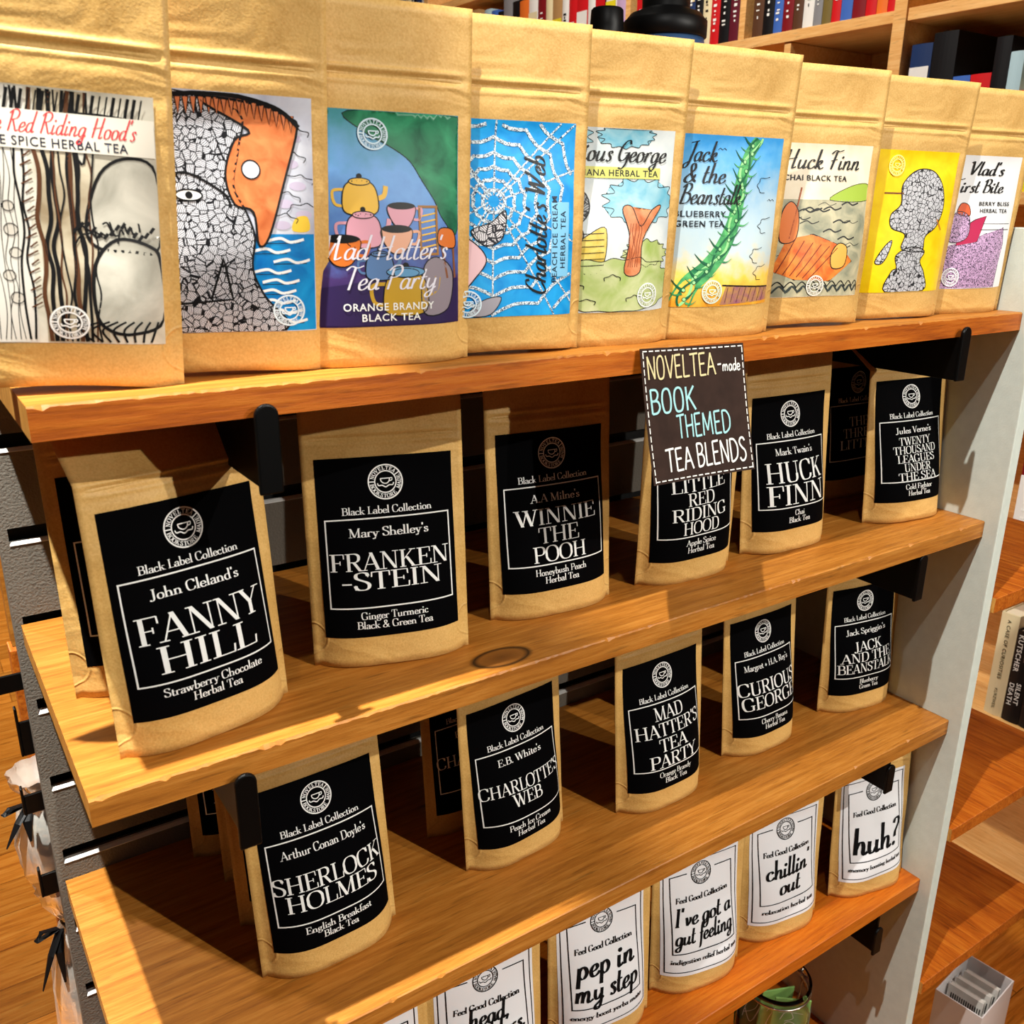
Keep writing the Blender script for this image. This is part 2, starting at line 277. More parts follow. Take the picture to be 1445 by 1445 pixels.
SCRIPT = {
'a': (46, 'n 37,37 28,46 14,40 7,24 9,6 19,0 31,10 37,34;n 39,45 36,14 40,1 49,8'),
'b': (46, 'n 13,100 9,40 9,8 19,0 33,6 39,22 33,41 21,44 10,32'),
'c': (40, 'n 35,35 30,45 18,44 8,27 10,7 21,0 33,5 42,15'),
'd': (48, 'n 37,37 28,46 14,40 7,24 9,6 19,0 31,10 37,34;n 43,102 36,20 40,1 50,8'),
'e': (39, 'n 9,19 25,24 33,34 28,45 17,42 8,26 10,6 21,0 33,6 41,16'),
'f': (30, 'n 37,92 32,102 24,94 20,60 15,0 11,-28 3,-36;n 5,44 32,47'),
'g': (46, 'n 37,37 28,46 14,40 7,24 9,6 19,0 31,10 37,34;n 39,45 34,-14 24,-36 9,-34 8,-22 26,-8 48,8'),
'h': (50, 'n 15,102 9,0;n 10,18 21,42 33,44 37,30 35,8 40,0 51,9'),
'i': (26, 'n 11,45 8,10 13,0 26,10;o 16,64'),
'k': (48, 'n 15,102 9,0;n 10,18 26,42 35,40 31,26 16,22;n 18,22 29,4 38,0 49,8'),
'l': (25, 'n 17,102 9,20 12,0 26,10'),
'm': (76, 'n 11,45 8,0;n 9,16 19,42 28,44 32,30 29,0;n 31,16 42,42 52,44 56,30 53,8 58,0 76,10'),
'n': (51, 'n 11,45 8,0;n 9,16 21,42 32,44 36,30 33,8 38,0 51,10'),
'o': (44, 'n 24,45 12,40 7,22 11,3 23,0 35,8 38,26 33,41 24,45;n 36,38 45,36'),
'p': (47, 'n 13,46 7,-38;n 10,28 23,46 35,40 39,22 31,4 19,0 10,8'),
'r': (36, 'n 11,45 8,0;n 9,18 18,40 27,46 34,41'),
's': (36, 'n 33,36 26,46 16,42 16,32 27,20 29,8 20,-1 7,5'),
't': (30, 'n 18,84 10,20 13,2 22,0 31,8;n 4,48 30,51'),
'u': (51, 'n 11,45 8,16 13,1 25,4 35,20;n 40,45 36,12 40,0 51,8'),
'v': (42, 'n 7,42 15,40 17,2;n 17,2 33,22 37,45'),
'w': (62, 'n 7,42 13,40 15,2;n 15,2 31,42;n 31,42 35,2;n 35,2 53,22 56,45'),
'y': (47, 'n 11,45 8,20 13,6 23,6 35,22;n 40,45 34,-14 24,-36 9,-34 9,-22 27,-8 48,8'),
'R': (66, 'n 22,96 15,0;n 6,82 24,100 48,100 58,84 50,62 24,54;n 30,54 46,20 56,2 68,8'),
'H': (74, 'n 20,96 14,0;n 60,100 52,10 57,0 70,8;n 8,44 64,54'),
'M': (92, 'n 4,0 14,40 26,98;n 26,98 34,10;n 36,8 64,98;n 64,98 64,10 70,0 86,10'),
'T': (58, 'n 36,92 28,0;n 4,82 20,98 44,92 66,101'),
'P': (58, 'n 22,96 14,0;n 4,80 24,100 48,100 57,80 46,58 22,50'),
'C': (58, 'n 55,82 46,99 28,92 12,60 11,20 26,0 46,8 60,22'),
'W': (92, 'n 6,90 15,98 18,60 21,4;n 21,4 44,84;n 46,82 51,4;n 51,4 77,60 86,100'),
'G': (64, 'n 56,82 46,99 28,92 12,60 11,20 26,4 44,12 58,40;n 60,42 54,-10 38,-34 20,-30;n 36,40 64,43'),
'J': (50, 'n 42,98 34,0 24,-30 8,-34 8,-18 36,0;n 14,90 54,100'),
'B': (62, 'n 22,96 14,0;n 6,82 24,100 46,98 52,80 42,60 22,54;n 24,54 50,50 57,26 44,4 14,0'),
'F': (56, 'n 30,92 20,0;n 4,80 20,98 42,94 64,102;n 10,44 44,52'),
'V': (56, 'n 4,90 15,98 19,60 24,2;n 24,2 46,60 58,102'),
'L': (52, 'n 42,92 32,102 22,80 15,10 6,0;n 6,4 30,0 56,8'),
'I': (34, 'n 12,98 30,98;n 22,98 14,2;n 4,2 24,2'),
'?': (44, 'n 14,84 22,99 38,98 43,84 34,66 22,50 20,30;o 16,5'),
"'": (16, 'n 12,102 8,80'), ',': (20, 'o 9,4;n 10,2 4,-14'), ' ': (26, ''), '.': (18, 'o 8,4'), '-': (30, 'b 4,26 26,26'),
'&': (64, 'n 54,40 44,14 28,0 12,6 12,24 28,44 44,66 42,88 30,94 24,80 30,54 46,20 62,4'),
}
MONO = {
'N': (66, 'b 10,0 8,100;b 8,100 52,2;b 52,2 56,100'), 'O': (66, 'm 32,100 14,88 7,50 14,8 30,0 48,10 55,50 48,90 32,100'),
'V': (62, 'b 4,100 30,0;b 30,0 58,102'), 'E': (56, 'b 10,0 8,100;b 8,99 48,101;b 9,52 42,54;b 10,1 50,3'),
'L': (52, 'b 10,100 8,0;b 8,1 48,4'), 'T': (62, 'b 4,98 60,102;b 32,100 30,0'), 'A': (66, 'b 4,0 28,100;b 28,100 58,0;b 14,36 48,38'),
'B': (60, 'b 10,0 8,100;m 8,99 36,97 46,78 34,56 10,52;m 10,52 42,50 52,26 38,4 10,0'),
'K': (60, 'b 10,0 8,100;b 50,102 10,46;b 22,56 54,0'), 'H': (64, 'b 10,0 8,100;b 52,0 54,100;b 9,50 53,54'),
'M': (82, 'b 8,0 12,100;b 12,100 38,20;b 38,20 64,102;b 64,102 70,0'), 'D': (64, 'b 10,0 8,100;m 8,99 36,96 56,66 52,24 30,4 10,0'),
'S': (54, 'm 46,86 34,100 16,96 10,78 24,58 42,42 46,20 34,2 16,0 6,14'), ' ': (34, ''), '-': (40, 'b 6,40 30,42'),
'm': (76, 'b 10,50 8,0;m 9,20 20,48 32,48 36,28 34,0;m 35,20 46,48 58,48 64,28 62,0'),
'a': (50, 'm 38,40 26,50 12,42 8,22 14,3 26,2 38,20;b 40,50 42,0'),
'd': (50, 'm 38,40 26,50 12,42 8,22 14,3 26,2 38,20;b 42,100 42,0'), 'e': (48, 'm 8,24 38,28 36,44 24,50 10,40 8,16 18,1 32,2 42,10'),
}
def smooth_pts(P, n=5):
    if len(P) < 3: return P
    closed = P[0] == P[-1]; out = []; m = len(P)
    for i in range(m-1):
        p1, p2 = P[i], P[i+1]
        p0 = P[i-1] if i > 0 else (P[-2] if closed else p1)
        p3 = P[i+2] if i+2 < m else (P[1] if closed else p2)
        for k in range(n):
            t = k/n
            out.append(tuple(.5*(2*p1[j] + (p2[j]-p0[j])*t + (2*p0[j]-5*p1[j]+4*p2[j]-p3[j])*t*t + (3*p1[j]-p0[j]-3*p2[j]+p3[j])*t**3) for j in (0, 1)))
    out.append(P[-1])
    return out
def ribbon(pts, width):
    """quad strip along 2-D points; width a number or list -> verts, faces"""
    n = len(pts); v = []; f = []
    for i, q in enumerate(pts):
        a = pts[max(i-1, 0)]; b = pts[min(i+1, n-1)]
        if pts[0] == pts[-1] and i in (0, n-1): a, b = pts[-2], pts[1]
        dx, dy = b[0]-a[0], b[1]-a[1]; L = math.hypot(dx, dy) or 1
        w = (width[i] if isinstance(width, list) else width)/2
        v += [(q[0]-dy/L*w, q[1]+dx/L*w), (q[0]+dy/L*w, q[1]-dx/L*w)]
    for i in range(n-1): f.append((2*i, 2*i+1, 2*i+3, 2*i+2))
    return v, f
def subline(a, b, n): return [(a[0]+(b[0]-a[0])*k/n, a[1]+(b[1]-a[1])*k/n) for k in range(n+1)]
_gl = {}
def glyph(font, ch, T, t):
    key = (id(font), ch, T, t)
    if key in _gl: return _gl[key]
    adv, src = font.get(ch, font.get(' '))
    V = []; F = []
    def put(v, f):
        o = len(V); V.extend(v); F.extend([tuple(o+k for k in q) for q in f])
    for st in [s for s in src.split(';') if s]:
        mode, *ps = st.split(); P = [tuple(float(c) for c in q.split(',')) for q in ps]
        if mode in 'Tt':
            w = T if mode == 'T' else t
            (x0, y0), (x1, y1) = P; dx, dy = abs(x1-x0), abs(y1-y0)
            if dy < 1: put(*ribbon(subline(P[0], P[1], 2), t))
            elif dx < 1: put(*ribbon(subline(P[0], P[1], 4), w))
            else:
                h = w*1.12; n = 4; v = []; f = []
                for k in range(n+1):
                    x = x0+(x1-x0)*k/n; y = y0+(y1-y0)*k/n; v += [(x-h/2, y), (x+h/2, y)]
                put(v, [(2*k, 2*k+1, 2*k+3, 2*k+2) for k in range(n)])
        elif mode == 'n':
            S = smooth_pts(P); ws = []
            for i in range(len(S)):
                a = S[max(i-1, 0)]; b = S[min(i+1, len(S)-1)]; an = math.atan2(b[1]-a[1], b[0]-a[0])
                ws.append(t + (T-t)*abs(math.sin(an-.16))**1.4)
            put(*ribbon(S, ws))
        elif mode == 'm': put(*ribbon(smooth_pts(P), T))
        elif mode == 'b': put(*ribbon(subline(P[0], P[1], 3), T if font is MONO else T*.7))
        elif mode == 'F': put(*ribbon([(P[0][0]-13, P[0][1]+(2 if P[0][1] < 20 else -2)), (P[0][0]+13, P[0][1]+(2 if P[0][1] < 20 else -2))], t))
        elif mode == 'o':
            r = T*.62; put([(P[0][0]+r*math.cos(k*PI/5), P[0][1]+r*math.sin(k*PI/5)) for k in range(10)], [tuple(range(10))])
    _gl[key] = (adv, V, F)
    return _gl[key]
def text_width(font, s, T, t, track=0): return sum(glyph(font, c, T, t)[0]+track for c in s)-track
_sans = {}
def sans(s):
    """outline of a line of plain capitals from the program's own typeface: verts in em, faces, width, cap height"""
    if s in _sans: return _sans[s]
    cu = bpy.data.curves.new('t', 'FONT'); cu.body = s; cu.size = 1; cu.offset = .012; cu.resolution_u = 3; cu.space_character = 1.12
    o = bpy.data.objects.new('t', cu); C.objects.link(o)
    me = bpy.data.meshes.new_from_object(o.evaluated_get(bpy.context.evaluated_depsgraph_get()))
    v = [(q.co.x, q.co.y) for q in me.vertices]; f = [tuple(p.vertices) for p in me.polygons]
    bpy.data.objects.remove(o); bpy.data.curves.remove(cu); bpy.data.meshes.remove(me)
    xs = [q[0] for q in v]; ys = [q[1] for q in v]
    v = [(x-min(xs), y) for x, y in v]
    _sans[s] = (v, f, max(xs)-min(xs), max(ys))
    return _sans[s]
class Ink:
    """flat print on a label in millimetres; layer = stacking order"""
    def __init__(s): s.items = []
    def poly(s, v, f, m, layer=1): s.items.append((v, f, m, layer))
    def text(s, font, st, x, y, cap, m, width=None, align=.5, T=15, t=5, slant=0, rot=0, layer=3, track=0):
        w0 = text_width(font, st, T, t, track)*cap/100; sx = (width/w0 if width else 1.3)*cap/100; sy = cap/100
        W_ = text_width(font, st, T, t, track)*sx; px = -W_*align; c, sn = math.cos(rot), math.sin(rot)
        V = []; F = []
        for ch in st:
            adv, gv, gf = glyph(font, ch, T, t); o = len(V)
            for a, b in gv:
                X = px + a*sx + slant*b*sy; Y = b*sy; V.append((x+X*c-Y*sn, y+X*sn+Y*c))
            F.extend([tuple(o+k for k in q) for q in gf]); px += (adv+track)*sx
        s.poly(V, F, m, layer)
    def sans(s, st, x, y, cap, m, align=.5, rot=0, layer=3, width=None):
        v, f, w, h = sans(st); k = cap/h; kx = (width/w) if width else k*1.08; c, sn = math.cos(rot), math.sin(rot)
        s.poly([(x+(a-w*align)*kx*c-b*k*sn, y+(a-w*align)*kx*sn+b*k*c) for a, b in v], f, m, layer)
    def arc_text(s, st, cx, cy, r, a0, a1, cap, m, inward=False, layer=3, T=19, t=9):
        n = len(st)
        for i, ch in enumerate(st):
            a = a0+(a1-a0)*(i+.5)/n; adv, gv, gf = glyph(SERIF, ch, T, t); k = cap/100
            V = []
            for x, y in gv:
                X = (x-adv/2)*k*1.0; Y = y*k
                if not inward: rr = r+Y; an = a - X/r
                else: rr = r+cap-Y; an = a + X/r
                V.append((cx+rr*math.cos(an), cy+rr*math.sin(an)))
            s.poly(V, gf, m, layer)
    def line(s, pts, w, m, layer=2, smooth=False, step=4):
        if smooth: pts = smooth_pts(pts, 6)
        else:
            out = []
            for a, b in zip(pts[:-1], pts[1:]):
                n = max(1, int(math.hypot(b[0]-a[0], b[1]-a[1])/step)); out += subline(a, b, n)[:-1]
            pts = out+[pts[-1]]
        s.poly(*ribbon(pts, w), m, layer)
    def frame(s, x0, y0, x1, y1, w, m, layer=2):
        for a, b in (((x0-w/2, y0), (x1+w/2, y0)), ((x0-w/2, y1), (x1+w/2, y1)), ((x0, y0), (x0, y1)), ((x1, y0), (x1, y1))): s.line([a, b], w, m, layer)
    def ring(s, cx, cy, r, w, m, layer=2, n=48, ry=None):
        ry = ry or r
        P = [(cx+r*math.cos(2*PI*k/n), cy+ry*math.sin(2*PI*k/n)) for k in range(n)]; P.append(P[0]); s.poly(*ribbon(P, w), m, layer)
    def blob(s, pts, m, layer=1, smooth=True, outline=None, ow=.5):
        """filled region, finely triangulated so that it follows the pouch"""
        P = smooth_pts(list(pts)+[pts[0]], 5)[:-1] if smooth else list(pts)
        bm = bmesh.new(); vs_ = [bm.verts.new((x, y, 0)) for x, y in P]; bm.faces.new(vs_)
        bmesh.ops.triangulate(bm, faces=bm.faces[:])
        for _ in range(7):
            ed = [e for e in bm.edges if e.calc_length() > 4.6]
            if not ed: break
            bmesh.ops.subdivide_edges(bm, edges=ed, cuts=1); bmesh.ops.triangulate(bm, faces=bm.faces[:])
        bm.verts.index_update(); v = [(q.co.x, q.co.y) for q in bm.verts]; f = [tuple(q.index for q in fc.verts) for fc in bm.faces]; bm.free()
        s.poly(v, f, m, layer)
        if outline:
            Q = P+[P[0]]; s.poly(*ribbon(Q, ow), outline, layer+1)
    def disc(s, cx, cy, r, m, layer=1, ry=None, outline=None, ow=.5, n=20):
        ry = ry or r; s.blob([(cx+r*math.cos(2*PI*k/n), cy+ry*math.sin(2*PI*k/n)) for k in range(n)], m, layer, False, outline, ow)
LW, LH, LB = 101.4, 132.9, 23.2
def emblem_ink(cx, cy, m, k=1.0, w=1.0):
    i = Ink()
    i.ring(cx, cy, 12.6*k, 1.0*w, m); i.ring(cx, cy, 7.9*k, .85*w, m)
    i.arc_text('NOVELTEA', cx, cy, 8.9*k, math.radians(168), math.radians(42), 2.7*k, m)
    i.arc_text('BOOKSTORE MADE', cx, cy, 8.9*k, math.radians(186), math.radians(386), 2.7*k, m, inward=True)
    for a in (178, 33):
        a = math.radians(a); i.line([(cx+7.9*k*math.cos(a), cy+7.9*k*math.sin(a)), (cx+12.6*k*math.cos(a), cy+12.6*k*math.sin(a))], .8*w, m)
    g = lambda P: [(cx+x*k, cy+y*k) for x, y in P]
    i.line(g([(-3.6, 2.4), (-3.0, .2), (-1, -1.2), (1, -1.2), (2.6, .2), (3.2, 2.4)]), .75*w, m, smooth=True)
    i.line(g([(-3.7, 2.4), (3.3, 2.4)]), .7*w, m)
    i.line(g([(3.1, 2.2), (4.8, 2.5), (4.8, .9), (2.7, .3)]), .65*w, m, smooth=True)
    i.line(g([(-6, -.9), (-5.2, -2.6), (-2.6, -2.6), (0, -3.9), (2.6, -2.6), (5.2, -2.6), (6, -.9)]), .8*w, m, smooth=True)
    return i
# ------------------------------------------------------------------ stand-up pouches
PW, PH = .1198, .212
class Pouch:
    def __init__(s, bf=.024, bb=.016, seed=0, bend=0, lift=0, H=PH, bendv=.176, lk=1.0, lb=LB):
        s.lk, s.lb = lk, lb; s.lay = .00016 if bf > .0135 else .00008
        s.bf, s.bb, s.bend, s.lift, s.H, s.bendv = bf, bb, bend, lift, H, bendv
        r = random.Random(seed); s.w = [(r.uniform(-60, 60), r.uniform(20, 90), r.uniform(0, 6.3), r.uniform(.0002, .0005)) for _ in range(5)]
    def surf(s, u, v, side=-1):
        u = np.asarray(u, float); v = np.asarray(v, float)
        t = v/.212; q = np.clip(np.abs(u/(PW/2))/.94, 0, 1); A = 1-q**(2.3+1.5*np.clip(1-t/.55, 0, 1))
        pr = np.where(t < .12, .90+.10*np.clip(t/.12, 0, 1), .5*(1+np.cos(PI*np.clip((t-.12)/.70, 0, 1))))
        y = side*(s.bf if side < 0 else s.bb)*A*pr
        # swelling just under the zip, zip ridges, soft creases
        y = y + side*.0022*A*np.exp(-((v-.158)/.010)**2) + (side*.0011*np.exp(-((v-.1735)/.0016)**2) - side*.0009*np.exp(-((v-.1697)/.0018)**2) + side*.0006*np.exp(-((v-.1660)/.0016)**2))*np.clip(1-q**12, 0, 1)
        for a, b, ph, am in s.w: y = y + am*np.sin(a*u+b*v+ph)*(.35+.65*A)
        y = y + side*.0003
        z = v + s.lift*(1-(u/(PW/2))**2)*np.clip(1-t, 0, 1)**5
        if s.bend:
            d = np.clip(v-s.bendv, 0, 1); y = y + d*math.sin(s.bend); z = z - d*(1-math.cos(s.bend))
        return np.stack([u, y, z], -1)
    def map(s, mm, off):
        """label millimetres -> 3-D on the front face"""
        mm = np.asarray(mm, float); u = mm[:, 0]/1000-LW/2000; v = mm[:, 1]/1000*s.lk+s.lb/1000; e = 1e-4
        p = s.surf(u, v); du = s.surf(u+e, v)-p; dv = s.surf(u, v+e)-p
        n = np.cross(du, dv); n /= np.linalg.norm(n, axis=1)[:, None]
        return p + n*np.asarray(off)[..., None]
    def bag(s, parent):
        V = np.unique(np.concatenate([np.linspace(0, 1, 37)*s.H, np.arange(.160, .1785, .0009)])); nu, nv = 28, len(V)-1; b = MB(); U = np.linspace(-1, 1, nu+1)
        us = np.sign(U)*np.abs(U)**.85*PW/2
        g = np.array([[(u, v) for u in us] for v in V]).reshape(-1, 2)
        uv = []
        for side in (-1, 1):
            P = s.surf(g[:, 0], g[:, 1], side); n = nu+1
            b.add(P, [((r)*n+c, r*n+c+1, (r+1)*n+c+1, (r+1)*n+c) for r in range(nv) for c in range(nu)], KRAFT)
            uv += [tuple(q) for q in g]
        N = (nu+1)*(nv+1); n = nu+1
        b.add([], [], KRAFT)
        for c in range(nu):   # bottom gusset and top seal
            b.f.append((c, c+1, N+c+1, N+c)); b.m.append(0)
            o = nv*n; b.f.append((o+c, o+c+1, N+o+c+1, N+o+c)); b.m.append(0)
        for r in range(nv):   # side seals
            b.f.append((r*n, (r+1)*n, N+(r+1)*n, N+r*n)); b.m.append(0)
            b.f.append((r*n+nu, (r+1)*n+nu, N+(r+1)*n+nu, N+r*n+nu)); b.m.append(0)
        b.uv = uv
        return b.build('pouch_body', parent, smooth=True)
    def sheet(s, name, parent, m, ink, off=.00025, x0=0, y0=0, x1=LW, y1=LH):
        b = MB(); nx, ny = 36, 50; uv = []
        if m:
            g = np.array([(x0+(x1-x0)*i/nx, y0+(y1-y0)*j/ny) for j in range(ny+1) for i in range(nx+1)])
            b.add(s.map(g, np.full(len(g), off)), [(j*(nx+1)+i, j*(nx+1)+i+1, (j+1)*(nx+1)+i+1, (j+1)*(nx+1)+i) for j in range(ny) for i in range(nx)], m)
            uv += [(a/LW, c/LH) for a, c in g]
        for v, f, im, layer in (ink.items if ink else []):
            if not v: continue
            v = np.asarray(v, float); v = np.stack([np.clip(v[:, 0], .3, LW-.3), np.clip(v[:, 1], .3, LH-.3)], 1) if m or True else v
            b.add(s.map(v, np.full(len(v), off+s.lay*layer)), f, im); uv += [(a/LW, c/LH) for a, c in v]
        b.uv = uv
        return b.build(name, parent, smooth=True, fix=False)
def pouch_thing(x, y, z, yaw, lean, label, group, roll=0, **kw):
    root = empty('tea_pouch', (x, y, z), (-math.radians(lean), math.radians(roll), math.radians(yaw)))
    tag(root, label, 'tea pouch', group)
    P = Pouch(**kw); P.bag(root)
    return root, P
def black_label(root, P, author, title, flavour, cap=13, pitch=None, tw=None, base=None, emblem=True):
    i = Ink(); w = INK_W
    Y = lambda f: LH*(1-f)
    i.text(SERIF, 'Black Label Collection', LW/2, Y(.315), 5.4, w, width=67, T=13, t=4.8)
    i.frame(LW*.05, Y(.832), LW*.955, Y(.34), 1.0, w)
    if author: i.text(SERIF, author, LW/2, Y(.44), 6.6, w, width=min(72, 4.1*len(author)+2), T=13, t=4.8)
    n = len(title); pitch = pitch or cap*1.22
    top = Y(.475) if author else Y(.37); bot = Y(.822); mid = (top+bot)/2; y = (base if base is not None else mid + (n*pitch)/2 - cap*1.08)
    for k, l in enumerate(title):
        i.text(SERIF, l, LW/2, y-k*pitch, cap, w, width=min(tw or 90, cap*.98*len(l)), T=12, t=4.2)
    for k, l in enumerate(flavour):
        i.text(SERIF, l, LW/2, Y(.897+.053*k), 5.5, w, width=min(68, 3.35*len(l)), T=13, t=4.8)
    lab = P.sheet('label', root, LABEL_K, i)
    if emblem: P.sheet('emblem', lab, None, emblem_ink(LW/2, Y(.145), w))
    return lab
def white_label(root, P, title, foot, cap=15, pitch=15):
    i = Ink(); k = INK_K
    Y = lambda f: LH*(1-f)
    i.frame(LW*.035, Y(.965), LW*.965, Y(.03), 1.0, k)
    x0, x1, yt, yb = LW*.11, LW*.90, Y(.135), Y(.80)
    i.line([(x0, yt), (x0, yb)], 1.2, k); i.line([(x1, yt), (x1, yb)], 1.2, k); i.line([(x0-.6, yb), (x1+.6, yb)], 1.2, k)
    i.line([(x0-.6, yt), (LW/2-18, yt)], 1.2, k); i.line([(LW/2+18, yt), (x1+.6, yt)], 1.2, k)
    i.text(SERIF, 'Feel Good Collection', LW/2, Y(.365), 6.0, k, width=68, T=18, t=8, slant=.1)
    n = len(title); y = Y(.615 if n < 3 else .65)+(n*pitch)/2-cap*.68
    for j, l in enumerate(title):
        i.text(SCRIPT, l, LW/2, y-j*pitch, cap, k, width=min(74, text_width(SCRIPT, l, 14.5, 6)*cap/100*1.16), T=14.5, t=6, slant=.08)
    if foot: i.text(SERIF, foot, LW/2, Y(.888), 5.4, k, width=min(84, 3.6*len(foot)), T=18, t=8, slant=.12)
    lab = P.sheet('label', root, PAPER_W, i)
    P.sheet('emblem', lab, None, emblem_ink(LW/2, Y(.155), k))
    return lab
# ------------------------------------------------------------------ setting
XL, XR, DEP, T_ = -.0737, .8637, .2822, .0184
Z1, Z2, Z3, Z4, Z5 = .1483, -.0827, -.3372, -.5707, -.905
FL = -1.14
b = MB(); b.box((-3, -3, FL-.05), (5, 5, FL), FLOORWOOD); 
fl = tag(b.build('floor'), kind='structure')
def plank_floor():
    nt = FLOORWOOD.node_tree; N = nt.nodes.new; L = nt.links.new
    bs = nt.nodes['Principled BSDF']; src = bs.inputs['Base Color'].links[0].from_socket
    tc = N('ShaderNodeTexCoord'); mp = N('ShaderNodeMapping'); mp.inputs['Scale'].default_value = (1, 1, 1); L(tc.outputs['Object'], mp.inputs[0])
    br = N('ShaderNodeTexBrick'); br.inputs['Scale'].default_value = 1; br.inputs['Brick Width'].default_value = .95; br.inputs['Row Height'].default_value = .105
    br.inputs['Mortar Size'].default_value = .0011; br.inputs['Color1'].default_value = (.75, .75, .75, 1); br.inputs['Color2'].default_value = (1.15, 1.1, 1.05, 1); br.inputs['Mortar'].default_value = (.35, .3, .25, 1)
    L(mp.outputs[0], br.inputs['Vector'])
    mx = N('ShaderNodeMix'); mx.data_type = 'RGBA'; mx.blend_type = 'MULTIPLY'; mx.inputs[0].default_value = 1; L(src, mx.inputs[6]); L(br.outputs['Color'], mx.inputs[7]); L(mx.outputs[2], bs.inputs['Base Color'])
plank_floor()
WALLM = mat('warm_wall_paint', (214, 186, 140), .8)
b = MB(); b.box((1.93, -3, FL), (2.0, 5, 2.2), WALLM); tag(b.build('wall_right'), kind='structure')
b = MB(); b.box((-3, 4.6, FL), (1.93, 4.7, 2.2), WALLM); tag(b.build('wall_back'), kind='structure')
# ------------------------------------------------------------------ slatwall display
P_ = .0762
root = tag(empty('slatwall_display', (.4, 0, FL)), 'grey slatwall display unit with a pale side panel holding the wooden shelves', 'display stand')
def child(b, name, par, **k):
    o = b.build(name, par, **k); o.matrix_parent_inverse = Matrix.Translation(par.location).inverted() if par.rotation_euler[:] == (0, 0, 0) else Matrix()
    return o
b = MB()
top = .2326
zs = [-k*P_ for k in range(-3, 15)]
hi = top
for z in zs:
    if z < top:
        b.box((-.072, 0, z), (XR-.0002, .0125, hi), SLAT); hi = z-.0146
        b.prism([(-.0006, z-.0146), (.006, z-.0146), (.006, z-.0122), (.0030, z-.0122), (-.0006, z-.0141)], -.072, XR-.0002, SLOTWHITE, lambda p, q, d: (d, p, q))
b.box((-.072, 0, FL), (XR-.0002, .0125, hi), SLAT)
b.box((-.0788, 0, FL), (-.072, .018, top), SLAT)
b.box((-.072, .0125, FL), (XR-.0002, .018, top), SLOTBLACK)
child(b, 'slat_panel', root)
b = MB(); b.box((XR, -.298, FL), (XR+.0165, .30, top), FIN); child(b, 'side_panel', root, bevel=.0012)
b = MB(); b.box((-.0800, .10, FL), (-.060, .125, -.148), PINE_Y); b.box((-.0795, .055, -.125), (-.060, .075, .20), PINE); child(b, 'back_trim', root, bevel=.001)
# ------------------------------------------------------------------ shelves
def shelf(name, x0, x1, y0, y1, z, m, label, cat='shelf', t=T_, group=None, end=PINE_END, chips=0, seed=1, front=None):
    b = MB(); r = random.Random(seed)
    n = 260
    xs = [x0+(x1-x0)*i/n for i in range(n+1)]
    prof = []
    for x in xs:  # worn front arris: a small irregular chamfer
        c = .0009+.0004*abs(r.gauss(0, 1))*chips + (.0018 if r.random() < .03*chips else 0)
        c = min(c, .004)
        prof.append([(x, y0, z-t), (x, y0, z-c), (x, y0+c*.8, z), (x, y1, z), (x, y1, z-t)])
    V = [q for p in prof for q in p]; F = []
    for i in range(n):
        for k in range(5):
            k2 = (k+1) % 5; F.append((i*5+k, i*5+k2, (i+1)*5+k2, (i+1)*5+k))
    b.add(V, [f for k, f in enumerate(F) if k % 5], m); b.add(V, [f for k, f in enumerate(F) if k % 5 == 0], front or m); b.add(prof[0], [(0, 1, 2, 3, 4)], end); b.add(prof[-1], [(4, 3, 2, 1, 0)], end)
    o = b.build(name); tag(o, label, cat, group); return o
shelf('wooden_shelf', XL, XR-.0003, -DEP, -.0006, Z1, PINE, 'topmost pine shelf carrying the row of illustrated pouches', chips=1, seed=3, front=PINE_FRONT)
shelf('wooden_shelf', XL, XR-.0003, -DEP, -.0006, Z2, PINE_KNOT, 'second pine shelf from the top, with a dark knot on its front', chips=1, seed=5)
shelf('wooden_shelf', XL, XR-.0003, -DEP, -.0006, Z3, PINE, 'third pine shelf from the top, with the wide bare shadowed left end', chips=.3, seed=7)
shelf('wooden_shelf', XL, XR-.0003, -DEP, -.0006, Z4, PINE_RED, 'reddish pine shelf carrying the pouches with white labels', chips=.3, seed=9)
shelf('wooden_shelf', XL, XR-.0003, -DEP, -.0006, Z5, PINE_RED, 'lowest pine shelf, holding the glass jar', chips=.3, seed=11)
for z, l in ((Z1, 'uppermost pine shelf on the rear face, behind the illustrated pouches'), (-.335, 'pine shelf on the rear face, above the ribboned bags'), (-.60, 'pine shelf on the rear face, under the upper ribboned bag'), (-.85, 'lowest pine shelf on the rear face, under the lower ribboned bag')):
    shelf('wooden_shelf', -.066, XR-.0003, .0186, .30, z, PINE, l, seed=int(-z*100)+20)
for z, l in ((-.174, 'brown board fixed beyond the side panel, uppermost of the three'), (-.49, 'brown board beyond the side panel, middle of the three'), (-.735, 'brown board beyond the side panel, lowest, over the white box')):
    shelf('wooden_shelf', XR+.0168, 1.188, -.302, .28, z, PINE_Y, l, end=PINE_END, seed=int(-z*100))
